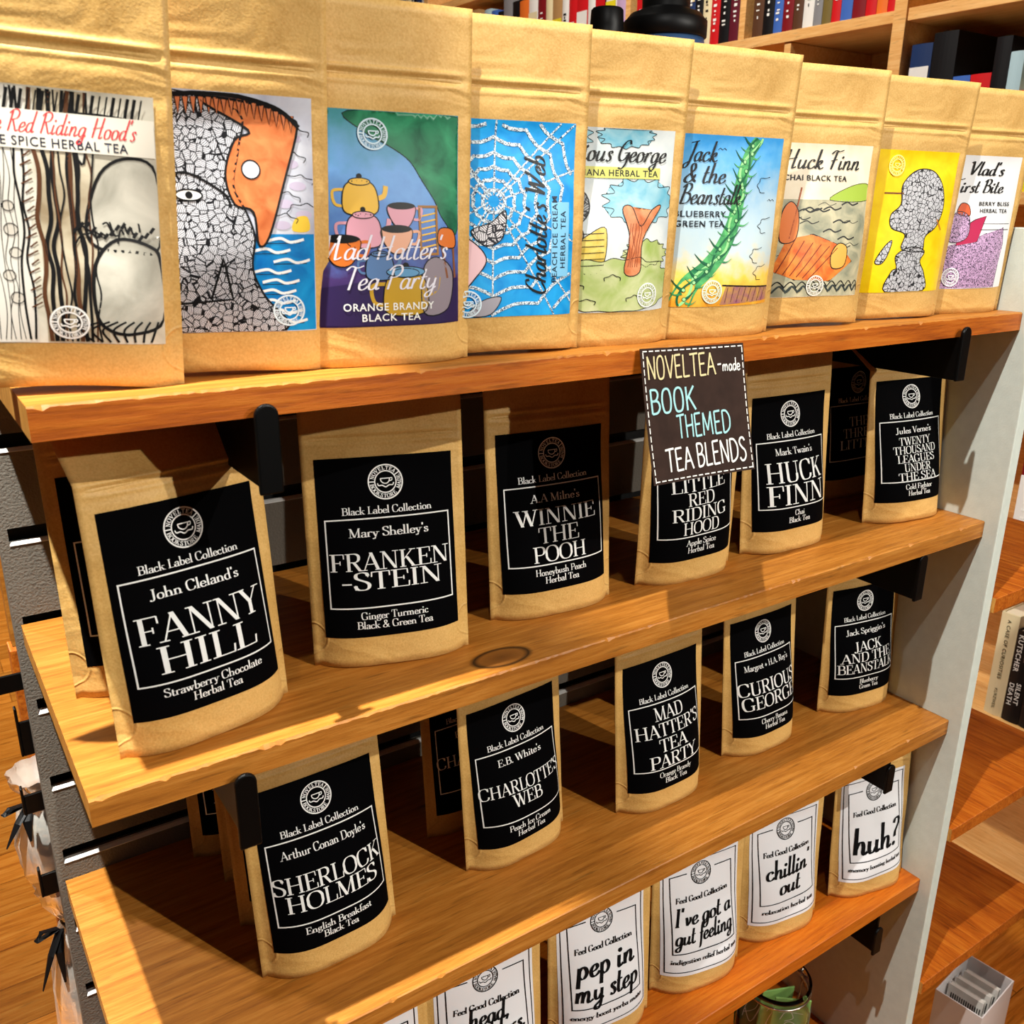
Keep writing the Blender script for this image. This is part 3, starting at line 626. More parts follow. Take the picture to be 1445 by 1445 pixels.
# ------------------------------------------------------------------ brackets
def bracket(x, zlip, zbot, ztop, w, label, y0=-.2868, y1=-.0005, xr=None):
    r = tag(empty('shelf_bracket', (x, y1, zbot)), label, 'bracket', 'black shelf brackets')
    b = MB(); b.box((x-.0016, y0, zbot), (x+.0016, y1, ztop-.0004), BLACKMETAL); child(b, 'arm', r, bevel=.0006)
    b = MB(); n = 10; h = w/2
    prof = [(x-h, zbot), (x+h, zbot), (x+h, zlip-h)]+[(x+h*math.cos(PI*k/n), zlip-h+h*math.sin(PI*k/n)) for k in range(1, n)]+[(x-h, zlip-h)]
    s = 1 if y1 > y0 else -1
    b.prism(prof, y0-.0036*s, y0, BLACKMETAL, lambda a, c, d: (a, d, c)); child(b, 'lip', r, bevel=.0012)
    return r
bracket(.046, .1385, .085, Z1-T_, .0145, 'black bracket under the left end of the topmost shelf')
bracket(.752, .1405, .087, Z1-T_, .0145, 'black bracket under the right end of the topmost shelf')
bracket(.0148, -.0935, -.148, Z2-T_, .0145, 'black bracket under the left end of the second shelf')
bracket(.754, -.1005, -.154, Z2-T_, .0145, 'black bracket under the right end of the second shelf', y0=-.2788)
bracket(.757, -.362, -.399, Z3-T_, .0145, 'black bracket in front of the white label under the third shelf', y0=-.2788)
bracket(.789, -.612, -.652, Z4-T_, .0155, 'black bracket under the right end of the reddish shelf', y0=-.2788)
def hook(x0, x1, zt, zb, zl, label):
    r = tag(empty('shelf_bracket', (x1, .0205, zb)), label, 'bracket', 'short black brackets at the left edge')
    b = MB(); b.box((x0, .0190, zb), (x1, .0220, zt), BLACKMETAL); child(b, 'arm', r, bevel=.0005)
    b = MB(); b.box((x0-.0022, .0185, zb), (x0, .0260, zl), BLACKMETAL); child(b, 'lip', r, bevel=.0008)
hook(-.100, -.066, -.134, -.150, -.130, 'long black bracket cut by the left border of the photo')
hook(-.0868, -.066, -.180, -.213, -.166, 'tallest short black bracket, beside the left edge of the grey slats')
hook(-.0930, -.066, -.252, -.271, -.244, 'small black bracket above the clear bags, beside the left edge of the grey slats')
hook(-.0910, -.066, -.338, -.361, -.331, 'lowest short black bracket, between the two clear bags')
# ------------------------------------------------------------------ black-label pouches
def bp(x, y, z, yaw, lean, label, author, title, flavour, group, **k):
    kw = {q: k.pop(q) for q in ('bf', 'bb', 'seed', 'bend', 'lift', 'bendv') if q in k}
    r, P = pouch_thing(x, y, z, yaw, lean, label, group, **kw); black_label(r, P, author, title, flavour, **k); return r
G2, G3, G4, G1 = 'black-label pouches on the second shelf', 'black-label pouches on the third shelf', 'white-label pouches on the reddish shelf', 'illustrated pouches on the topmost shelf'
bp(.010, -.236, Z2, 11.8, 5.0, 'front black-label pouch at the left end, reading Strawberry Chocolate Herbal Tea', "John Cleland's", ['FANNY', 'HILL'], ['Strawberry Chocolate', 'Herbal Tea'], G2, bf=.020, seed=1, bend=.75, bendv=.174, cap=17, pitch=19.5, tw=84)
bp(.002, -.150, Z2, 3, 5.0, 'half-hidden pouch behind the Strawberry Chocolate pouch', "John Cleland's", ['FANNY', 'HILL'], ['Strawberry Chocolate', 'Herbal Tea'], G2, bf=.018, bb=.012, seed=21, cap=17, pitch=19.5, tw=84)
bp(.158, -.213, Z2, -15.8, 5.5, 'black-label pouch reading Ginger Turmeric Black and Green Tea', "Mary Shelley's", ['FRANKEN', '-STEIN'], ['Ginger Turmeric', 'Black & Green Tea'], G2, bf=.017, seed=2, cap=13, pitch=14.2, tw=90, base=LH*(1-.625))
bp(.314, -.207, Z2, -5.2, 4.2, 'black-label pouch reading Honeybush Peach Herbal Tea', 'A.A Milne\'s', ['WINNIE', 'THE', 'POOH'], ['Honeybush Peach', 'Herbal Tea'], G2, bf=.018, seed=3, cap=13.2, pitch=15.6, tw=80)
bp(.467, -.210, Z2, -1.0, -1.0, 'black-label pouch hanging back behind the chalk sign, reading Apple Spice Herbal Tea', None, ['LITTLE', 'RED', 'RIDING', 'HOOD'], ['Apple Spice', 'Herbal Tea'], G2, bf=.021, seed=4, cap=11.6, pitch=13, base=63.5)
bp(.610, -.208, Z2, -3.2, 4.2, 'black-label pouch reading Chai Black Tea', "Mark Twain's", ['HUCK', 'FINN'], ['Chai', 'Black Tea'], G2, bf=.022, seed=5, cap=20, pitch=22.5, tw=84)
bp(.799, -.219, Z2, -7.4, 5.6, 'black-label pouch at the right end of the second shelf, reading Cold Fighter Herbal Tea', "Jules Verne's", ['TWENTY', 'THOUSAND', 'LEAGUES', 'UNDER', 'THE SEA'], ['Cold Fighter', 'Herbal Tea'], G2, bf=.022, seed=6, bend=.9, bendv=.168, cap=8.3, pitch=9.6, tw=68)
bp(.826, -.128, Z2, -2, 3, 'dim pouch standing in shadow behind the Cold Fighter Herbal Tea pouch', None, ['THE', 'THREE', 'LITTLE'], [], G2, bf=.012, bb=.01, seed=22, cap=11, pitch=13.5)
bp(.097, -.204, Z3, 1.8, 7.4, 'black-label pouch reading English Breakfast Black Tea', "Arthur Conan Doyle's", ['SHERLOCK', 'HOLMES'], ['English Breakfast', 'Black Tea'], G3, bf=.026, seed=7, cap=13.2, pitch=15, tw=92)
for k, (y, l) in enumerate(((-.140, 'nearest of three pouches lined up behind the English Breakfast pouch'), (-.083, 'middle one of three pouches lined up behind the English Breakfast pouch'), (-.030, 'rearmost of three pouches lined up behind the English Breakfast pouch, against the slats'))):
    bp((.100, .106, .092)[k], y, Z3, (2, -1, 2)[k], (5, 4, 2)[k], l, "Arthur Conan Doyle's", ['SHERLOCK', 'HOLMES'], ['English Breakfast', 'Black Tea'], G3, bf=.015, bb=.010, seed=30+k, cap=13.2, pitch=15, tw=92)
bp(.296, -.184, Z3, 5.2, 4.6, 'black-label pouch reading Peach Ice Cream Herbal Tea', 'E.B. White\'s', ["CHARLOTTE'S", 'WEB'], ['Peach Ice Cream', 'Herbal Tea'], G3, bf=.024, seed=8, cap=11.5, pitch=13, tw=94)
bp(.289, -.125, Z3, 3.5, 4.0, 'half-hidden pouch behind the Peach Ice Cream pouch', 'E.B. White\'s', ["CHARLOTTE'S", 'WEB'], ['Peach Ice Cream', 'Herbal Tea'], G3, bf=.012, bb=.012, seed=23, cap=11.5, pitch=13, tw=94)
bp(.468, -.198, Z3, 1.0, 4.4, 'black-label pouch reading Orange Brandy Black Tea', None, ['MAD', "HATTER'S", 'TEA', 'PARTY'], ['Orange Brandy', 'Black Tea'], G3, bf=.025, seed=9, cap=13, pitch=15.6, tw=86)
bp(.634, -.185, Z3, .8, 5.0, 'black-label pouch reading Cherry Banana Herbal Tea', 'Margret + H.A. Rey\'s', ['CURIOUS', 'GEORGE'], ['Cherry Banana', 'Herbal Tea'], G3, bf=.024, seed=10, cap=14.5, pitch=16.5, tw=92)
bp(.804, -.190, Z3, -8.4, 3.0, 'black-label pouch reading Blueberry Green Tea', "Jack Spriggin's", ['JACK', 'AND THE', 'BEANSTALK'], ['Blueberry', 'Green Tea'], G3, bf=.021, seed=11, cap=11.5, pitch=13.2, tw=88)
def wp(x, y, yaw, lean, label, title, foot, **k):
    kw = {q: k.pop(q) for q in ('bf', 'bb', 'seed', 'bend', 'lift') if q in k}
    r, P = pouch_thing(x, y, Z4, yaw, lean, label, G4, **kw); white_label(r, P, title, foot, **k)
wp(.796, -.247, -11, 4.4, 'white-label pouch behind the bracket tip, reading memory boosting herbal tea', ['huh?'], 'memory boosting herbal tea', bf=.020, seed=12, cap=33)
wp(.645, -.233, -8, 3.0, 'white-label pouch reading relaxation herbal tea', ["chillin'", 'out'], 'relaxation herbal tea', bf=.020, seed=13, cap=22, pitch=21)
wp(.509, -.232, -9.5, 3.4, 'white-label pouch reading indigestion relief herbal tea', ["I've got a", 'gut feeling'], 'indigestion relief herbal tea', bf=.022, seed=14, cap=20, pitch=21)
wp(.374, -.228, -9, 3.4, 'white-label pouch reading energy boost yerba mate', ['pep in', 'my step'], 'energy boost yerba mate', bf=.022, seed=15, cap=25, pitch=25)
wp(.236, -.225, -8, 3.4, 'white-label pouch with a title of several comma-ended lines, cut by the bottom edge', ['head,', 'shoulders,', 'knees,', 'toes'], '', bf=.022, seed=16, cap=17.5, pitch=17)
wp(.112, -.226, -8, 3.4, 'white-label pouch at the bottom edge, mostly hidden by the third shelf', [], '', bf=.022, seed=17, cap=24)
# ------------------------------------------------------------------ illustrated pouches
def pat_mat(name, kind, c0, c1, scale=60, rand=1.0):
    m = bpy.data.materials.new(name); m.use_nodes = True; nt = m.node_tree; N = nt.nodes.new; L = nt.links.new
    b = nt.nodes['Principled BSDF']; b.inputs['Roughness'].default_value = .4; b.inputs['Specular IOR Level'].default_value = .3
    uv = N('ShaderNodeUVMap'); uv.uv_map = 'uv'
    mp = N('ShaderNodeMapping'); mp.inputs['Scale'].default_value = (1, 1.31, 1); L(uv.outputs[0], mp.inputs[0])
    if kind == 'doodle':
        v = N('ShaderNodeTexVoronoi'); v.feature = 'DISTANCE_TO_EDGE'; v.inputs['Scale'].default_value = scale*.24; v.inputs['Randomness'].default_value = .9; L(mp.outputs[0], v.inputs['Vector'])
        w = N('ShaderNodeTexVoronoi'); w.inputs['Scale'].default_value = scale*.24; w.inputs['Randomness'].default_value = .9; L(mp.outputs[0], w.inputs['Vector'])
        wv = N('ShaderNodeTexWave'); wv.inputs['Scale'].default_value = scale*.33; wv.inputs['Distortion'].default_value = 2.5; wv.inputs['Detail Scale'].default_value = 1.5
        sc_ = N('ShaderNodeSeparateXYZ'); L(w.outputs['Color'], sc_.inputs[0]); an = N('ShaderNodeMath'); an.operation = 'MULTIPLY'; an.inputs[1].default_value = 6.28; L(sc_.outputs[0], an.inputs[0])
        ad = N('ShaderNodeVectorRotate'); ad.rotation_type = 'Z_AXIS'; L(mp.outputs[0], ad.inputs['Vector']); L(an.outputs[0], ad.inputs['Angle']); L(ad.outputs[0], wv.inputs['Vector'])
        g = N('ShaderNodeMath'); g.operation = 'GREATER_THAN'; g.inputs[1].default_value = .26; L(wv.outputs['Fac'], g.inputs[0])
        h = N('ShaderNodeMath'); h.operation = 'GREATER_THAN'; h.inputs[1].default_value = .055; L(v.outputs['Distance'], h.inputs[0])
        mu = N('ShaderNodeMath'); mu.operation = 'MULTIPLY'; L(g.outputs[0], mu.inputs[0]); L(h.outputs[0], mu.inputs[1]); fac = mu.outputs[0]
    elif kind == 'wash':
        n = N('ShaderNodeTexNoise'); n.inputs['Scale'].default_value = scale; n.inputs['Detail'].default_value = 6; n.inputs['Distortion'].default_value = .6; L(mp.outputs[0], n.inputs['Vector'])
        mr = N('ShaderNodeMapRange'); mr.inputs[1].default_value = .3; mr.inputs[2].default_value = .7; L(n.outputs['Fac'], mr.inputs[0]); fac = mr.outputs[0]
    elif kind == 'speck':
        n = N('ShaderNodeTexNoise'); n.inputs['Scale'].default_value = scale; n.inputs['Detail'].default_value = 1; n.inputs['Distortion'].default_value = 1.5; L(mp.outputs[0], n.inputs['Vector'])
        g = N('ShaderNodeMath'); g.operation = 'GREATER_THAN'; g.inputs[1].default_value = .47; L(n.outputs['Fac'], g.inputs[0]); fac = g.outputs[0]
    elif kind == 'grad':
        sx = N('ShaderNodeSeparateXYZ'); L(uv.outputs[0], sx.inputs[0])
        n = N('ShaderNodeTexNoise'); n.inputs['Scale'].default_value = 7; n.inputs['Detail'].default_value = 5; L(mp.outputs[0], n.inputs['Vector'])
        a = N('ShaderNodeMath'); a.operation = 'MULTIPLY_ADD'; a.inputs[1].default_value = .35; L(n.outputs['Fac'], a.inputs[0]); L(sx.outputs[1], a.inputs[2])
        a2 = N('ShaderNodeMath'); a2.operation = 'SUBTRACT'; a2.inputs[1].default_value = .17; L(a.outputs[0], a2.inputs[0])
        r = ramp(nt, c0); L(a2.outputs[0], r.inputs[0]); L(r.outputs[0], b.inputs['Base Color']); return m
    mx = N('ShaderNodeMix'); mx.data_type = 'RGBA'; mx.inputs[6].default_value = (*lin(c0), 1); mx.inputs[7].default_value = (*lin(c1), 1)
    L(fac, mx.inputs[0]); L(mx.outputs[2], b.inputs['Base Color'])
    return m
def cm(rgb): return mat('print_%d_%d_%d' % rgb, rgb, .45)
K = cm((14, 13, 14)); WH = cm((240, 240, 236))
CREAM = cm((232, 226, 210)); RNG = random.Random(77)
def wig(x0, y0, x1, y1, amp, n=7, r=RNG):
    return [(x0+(x1-x0)*k/n + (r.uniform(-amp, amp) if 0 < k < n else 0), y0+(y1-y0)*k/n + (r.uniform(-amp, amp)*.4 if 0 < k < n else 0)) for k in range(n+1)]
def scallop(cx, cy, rx, ry, n=14, d=.16, r=RNG):
    out = []
    for k in range(n*2):
        a = PI*k/n; f = 1+(d if k % 2 else -d*.4)+r.uniform(-.06, .06); out.append((cx+rx*f*math.cos(a), cy+ry*f*math.sin(a)))
    return out
def clampb(P): return [(min(max(x, .4), LW-.4), min(max(y, .4), LH-.4)) for x, y in P]
def sans_c(i, s, x, y, cap, m, width=None, rot=0): i.sans(s, x, y, cap, m, width=width, rot=rot, layer=6)
def scr(i, s, x, y, cap, m, width, rot=0, T=13, t=5): i.text(SCRIPT, s, x, y, cap, m, width=width, T=T, t=t, slant=.28, rot=rot, layer=6)
def art_forest():
    i = Ink(); bg = pat_mat('grey_wash', 'wash', (176, 168, 146), (226, 219, 202), 4)
    bark = pat_mat('bark_wash', 'wash', (150, 132, 104), (206, 194, 168), 5); ball = pat_mat('grey_round_wash', 'wash', (150, 146, 132), (216, 210, 194), 3.2)
    brown = cm((84, 50, 28))
    i.blob([(.5, .5), (40, .5), (41, 60), (42, 132), (.5, 132)], cm((214, 208, 196)), 1, False)
    for k in range(9): i.line(wig(20+k*2.3, 2, 21+k*2.2, 132, 1.6, 9), .35 if k < 7 else 1.1, K, 2, True)
    for k in range(6): i.disc(24+RNG.uniform(0, 10), 25+k*12, RNG.uniform(2, 4), cm((200, 192, 178)), 2, outline=K, ow=.4)
    i.blob([(44, .5), (74, .5), (72, 40), (70, 80), (70, 132), (46, 132), (45, 60)], bark, 1, False)
    for k in range(11):
        x = 46+k*2.4; i.line(wig(x, 1, x+RNG.uniform(-2, 3), 132, 1.6, 10), RNG.choice([.9, 1.4, 2.0]), K if k % 3 else brown, 3, True)
    for k in range(20): i.line([(38+(k % 2)*1.5, 20+k*4.6), (43, 23+k*4.6)], .8, brown, 3)
    i.blob(clampb([(66, 66), (74, 92), (88, 101), (101, 94), (101, 55), (86, 52), (70, 54)]), ball, 2, outline=K, ow=1.6)
    i.blob(clampb([(68, 18), (69, 44), (80, 58), (96, 55), (101, 46), (101, 14), (86, 6), (74, 8)]), ball, 3, outline=K, ow=1.8)
    i.blob(clampb([(66, 96), (70, 110), (80, 112), (101, 104), (101, 118), (60, 120)]), ball, 2, outline=K, ow=1.2)
    for k in range(10): i.line(clampb([(68+k*2.6, 58+k*.5), (64+k*3, 62+RNG.uniform(-2, 5)), (60+k*3.4, 60+RNG.uniform(-6, 8))]), .9, K, 5, True)
    for k in range(14): i.line([(60+k*2.8, 61+3*math.sin(k)), (62+k*2.8, 64+3*math.sin(k))], 1.6, K, 5)
    for k in range(8): i.line([(66+k*4, 1), (60+k*5.2, 8), (70+k*4, 13)], 1.1, K, 5, True)
    for k in range(30): i.line([(1+k*3.2, 121), (3+k*3.2, 131)], RNG.choice([.7, 1.5]), K, 4)
    band = cm((222, 214, 198)); i.blob([(.5, 102), (101, 102), (101, 121), (.5, 121)], band, 5, False)
    scr(i, "Little Red Riding Hood's", 53, 110, 10.5, cm((206, 58, 62)), 77, T=10, t=4); sans_c(i, 'APPLE SPICE HERBAL TEA', 52, 103.4, 4.6, cm((24, 28, 48)), 72)
    return i, bg, (55, 12), cm((236, 232, 226))
def art_sea():
    i = Ink(); bg = pat_mat('lilac_cloud_wash', 'wash', (170, 172, 190), (222, 224, 232), 4)
    dood = pat_mat('ink_doodle', 'doodle', (16, 16, 20), (214, 214, 220), 100); sea = pat_mat('sea_wash', 'wash', (0, 104, 178), (20, 150, 214), 6)
    org = pat_mat('orange_wash', 'wash', (186, 92, 44), (226, 136, 80), 9)
    i.blob([(.5, .5), (101, .5), (101, 58), (.5, 58)], sea, 1, False)
    for k in range(9):
        x, y = RNG.uniform(62, 80), 6+k*6; i.line([(x, y), (x+8, y+1.6), (x+14, y-.6), (x+22, y+1)], 1.6, WH, 2, True); i.line([(x, y-1.4), (x+20, y-1)], .5, K, 2)
    for cx, cy in ((88, 98), (92, 86), (84, 76), (95, 70), (82, 64), (90, 112)): i.line(scallop(cx, cy, 9, 5, 7)[:9], .5, K, 2, True); i.disc(cx, cy-1, 5, cm((196, 184, 206)), 1, 2.5)
    i.blob(clampb([(4, 128), (40, 130), (62, 122), (60, 104), (56, 84), (62, 70), (66, 56), (64, 38), (70, 22), (82, 1), (20, 1), (4, 18), (2, 60)]), dood, 3, outline=K, ow=1.2)
    i.blob(clampb([(40, 129), (70, 128), (88, 122), (93, 116), (84, 86), (74, 56), (68, 52), (66, 70), (56, 74), (52, 90), (58, 108), (66, 114)]), org, 4, outline=K, ow=1.3)
    for k in range(19):
        x = 16+k*4; y = 126+2*math.sin(k/6)-max(0, k-12)*.9; i.blob([(x, y+2), (x+3.2, y+2), (x+1.6, y-7)], cm((208, 120, 76)), 5, False, outline=K, ow=.6)
    i.line([(14, 128), (50, 132), (80, 127), (94, 117)], 2.4, K, 6, True)
    i.disc(66, 93, 5, cm((214, 216, 222)), 5, outline=K, ow=.8); i.disc(32, 78, 7, WH, 5, 3, outline=K, ow=.9); i.disc(32, 78, 2, K, 6)
    i.line([(16, 82), (30, 90), (50, 80), (54, 72)], 1.4, K, 5, True); i.line([(40, 20), (48, 44), (52, 20), (6, 16)], 1.3, K, 5)
    i.blob([(.5, .5), (12, .5), (12, 16), (.5, 18)], cm((10, 60, 130)), 5, False)
    i.blob([(88, 60), (98, 60), (97, 68), (90, 67)], cm((240, 200, 60)), 2)
    return i, bg, (84, 13), cm((226, 240, 246))
def art_teaparty():
    i = Ink(); bg = pat_mat('dusk_wash', 'grad', [(0, (38, 24, 66)), (.25, (70, 50, 104)), (.42, (84, 120, 190)), (.7, (116, 168, 226)), (1, (66, 140, 150))], None)
    gr = pat_mat('leaf_wash', 'wash', (10, 84, 58), (52, 150, 104), 6)
    i.blob(clampb([(101, 132), (101, 62), (90, 68), (84, 80), (76, 92), (68, 104), (56, 112), (40, 120), (30, 132)]), gr, 1, outline=K, ow=.5)
    i.blob(clampb([(1, 132), (18, 132), (14, 124), (1, 118)]), gr, 1)
    ye, pk, orr, pu, te = cm((236, 188, 74)), cm((222, 160, 176)), cm((214, 112, 40)), cm((92, 78, 126)), cm((86, 120, 166))
    i.blob([(1, 1), (100, 1), (100, 30), (70, 24), (40, 30), (1, 24)], cm((44, 30, 74)), 1, False)
    def pot(x, y, r, c, layer=3):
        i.line([(x+r*.8, y), (x+r*1.35, y+r*.2), (x+r*1.5, y+r*.75)], r*.28, c, layer, True)
        i.line([(x-r*.9, y+r*.5), (x-r*1.5, y+r*.4), (x-r*1.4, y-r*.3), (x-r*.8, y-r*.4)], r*.16, c, layer, True)
        i.blob([(x-r*.8, y-r*.8), (x+r*.8, y-r*.8), (x+r, y+r*.1), (x+r*.62, y+r*.9), (x-r*.62, y+r*.9), (x-r, y+r*.1)], c, layer, outline=K, ow=.7)
        i.disc(x, y+r*.95, r*.6, c, layer+1, r*.2, outline=K, ow=.6); i.disc(x, y+r*1.25, r*.15, K, layer+1)
    pot(35, 80, 11, ye, 3); pot(36, 60, 11, pk, 3); pot(62, 20, 15, cm((190, 150, 40)), 3); pot(45, 38, 9, te, 4)
    def cup(x, y, r, c, layer=4):
        i.line([(x+r*.9, y+r*.5), (x+r*1.5, y+r*.5), (x+r*1.3, y-r*.2), (x+r*.8, y-r*.2)], r*.18, c, layer, True)
        i.blob([(x-r*.5, y-r*.7), (x+r*.5, y-r*.7), (x+r, y+r*.7), (x-r, y+r*.7)], c, layer, outline=K, ow=.6); i.disc(x, y+r*.7, r, K, layer+1, r*.25)
    cup(61, 70, 9, pk); cup(57, 55, 10, cm((228, 170, 140)), 4); cup(22, 48, 11, orr)
    for k in range(6): i.line([(74, 50+k*4), (84, 52+k*4)], 1.0, ye, 4)
    i.frame(73, 46, 85, 76, 1.6, cm((160, 110, 50)), 4); i.blob([(86, 52), (98, 50), (97, 61), (87, 62)], orr, 4, outline=K, ow=.7); i.line([(88, 52), (92, 30)], 1.6, cm((130, 80, 50)), 3); i.line([(97, 50), (98, 30)], 1.6, cm((130, 80, 50)), 3)
    i.blob([(74, 8), (92, 10), (96, 34), (84, 44), (74, 36)], cm((140, 128, 136)), 3, outline=K, ow=.7)
    i.disc(62, 35, 13, cm((96, 150, 190)), 5, 3.4, outline=K, ow=.6)
    scr(i, "Mad Hatter's", 49, 43, 15, cm((226, 222, 232)), 84, T=9, t=4); scr(i, 'Tea Party', 51, 24, 15, cm((226, 222, 232)), 62, T=9, t=4)
    sans_c(i, 'ORANGE BRANDY', 51, 10.5, 4.8, WH, 60); sans_c(i, 'BLACK TEA', 52, 3.6, 4.8, WH, 39)
    return i, bg, (45, 119), cm((206, 226, 236))
def art_web():
    i = Ink(); bg = pat_mat('bright_blue_wash', 'wash', (0, 132, 206), (38, 166, 230), 7); thread = pat_mat('web_thread', 'speck', (24, 60, 96), (226, 238, 242), 90)
    cx, cy = 40, 80
    for k in range(14):
        a = 2*PI*k/14+.2; i.line(clampb([(cx+4*math.cos(a), cy+4*math.sin(a)), (cx+110*math.cos(a), cy+110*math.sin(a))]), 1.2, thread, 2)
    for r in (8, 15, 23, 32, 42, 53, 65, 78, 92):
        P = []
        for k in range(57):
            a = 2*PI*k/56+.2; rr = r*(1-.07*abs(math.sin(7*(a-.2)))); P.append((cx+rr*math.cos(a), cy+rr*math.sin(a)))
        seg = []
        for q in P:
            if .5 < q[0] < LW-.5 and .5 < q[1] < LH-.5: seg.append(q)
            else:
                if len(seg) > 2: i.line(seg, 2.3, thread, 3)
                seg = []
        if len(seg) > 2: i.line(seg, 2.3, thread, 3)
    i.blob(clampb([(1, 1), (1, 48), (12, 58), (26, 52), (34, 40), (24, 26), (14, 14), (10, 1)]), cm((226, 186, 190)), 4, outline=K, ow=.8)
    i.blob([(24, 60), (38, 66), (48, 74), (46, 56), (34, 50)], pat_mat('ink_doodle_light', 'doodle', (40, 40, 46), (226, 222, 224), 70), 5, outline=K, ow=.7)
    i.blob([(20, 2), (36, 2), (44, 14), (30, 12)], cm((160, 156, 164)), 4, outline=K, ow=.6)
    scr(i, "Charlotte's Web", 78, 62, 15.5, K, 96, rot=PI/2, T=11, t=4.5); i.blob([(82, 28), (97, 28), (97, 80), (82, 80)], cm((126, 192, 228)), 5, False)
    sans_c(i, 'PEACH ICE CREAM', 87, 54, 4.2, cm((20, 34, 54)), 60, rot=PI/2); sans_c(i, 'HERBAL TEA', 94, 54, 4.2, cm((20, 34, 54)), 40, rot=PI/2)
    return i, bg, (20, 10), cm((220, 238, 246))
def art_garden():
    i = Ink(); bg = pat_mat('pale_sky_wash', 'wash', (186, 198, 202), (222, 226, 222), 4); fo = pat_mat('blue_leaf_wash', 'wash', (96, 172, 196), (168, 206, 214), 7); hill = pat_mat('green_wash', 'wash', (150, 172, 84), (206, 208, 160), 5)
    i.blob(clampb(scallop(74, 82, 28, 15)), fo, 1, outline=K, ow=.5); i.blob(clampb(scallop(10, 126, 20, 12)), fo, 1, outline=K, ow=.5); i.blob(clampb(scallop(60, 128, 22, 8)), fo, 1, outline=K, ow=.5)
    i.blob(clampb(scallop(50, 20, 62, 20, 18, .07)), hill, 3, outline=K, ow=.5); i.blob(clampb(scallop(80, 44, 20, 9)), hill, 2, outline=K, ow=.5)
    i.blob([(60, 30), (74, 30), (76, 54), (92, 78), (84, 76), (74, 64), (66, 78), (58, 76), (64, 56)], pat_mat('tree_wash', 'wash', (186, 96, 50), (226, 150, 104), 9), 4, outline=K, ow=.7)
    for k in range(5): i.line(wig(63+k*2, 34, 65+k*2.4, 66, 1, 5), .5, cm((150, 70, 40)), 6, True)
    i.blob([(20, 32), (40, 32), (44, 62), (30, 58), (22, 50)], pat_mat('brick_wash', 'wash', (196, 168, 60), (226, 202, 110), 12), 2, outline=K, ow=.6)
    for k in range(6): i.line([(21, 35+k*4.6), (42, 36+k*4.6)], .5, K, 5)
    i.disc(16, 78, 15, pat_mat('ink_doodle_grey', 'doodle', (24, 24, 26), (170, 172, 172), 62), 3, 14, outline=K, ow=1)
    i.blob(clampb([(1, 64), (16, 66), (26, 58), (18, 46), (8, 40), (1, 38)]), cm((142, 128, 112)), 4, outline=K, ow=.9)
    i.blob(clampb([(1, 30), (14, 34), (16, 24), (1, 18)]), cm((90, 104, 60)), 4, outline=K, ow=.7)
    for x, y in ((20, 18), (50, 24), (30, 6), (70, 8)): i.line(scallop(x, y, 7, 4, 6)[:7], .6, K, 6, True)
    scr(i, 'Curious George', 47.5, 110, 15, K, 92, T=11, t=4.5); i.blob([(.6, 98), (90, 98), (90, 106), (.6, 106)], cm((206, 204, 110)), 5, False)
    sans_c(i, 'BANANA HERBAL TEA', 51, 99.6, 4.4, cm((26, 30, 26)), 74)
    return i, bg, (82, 12), cm((232, 236, 232))
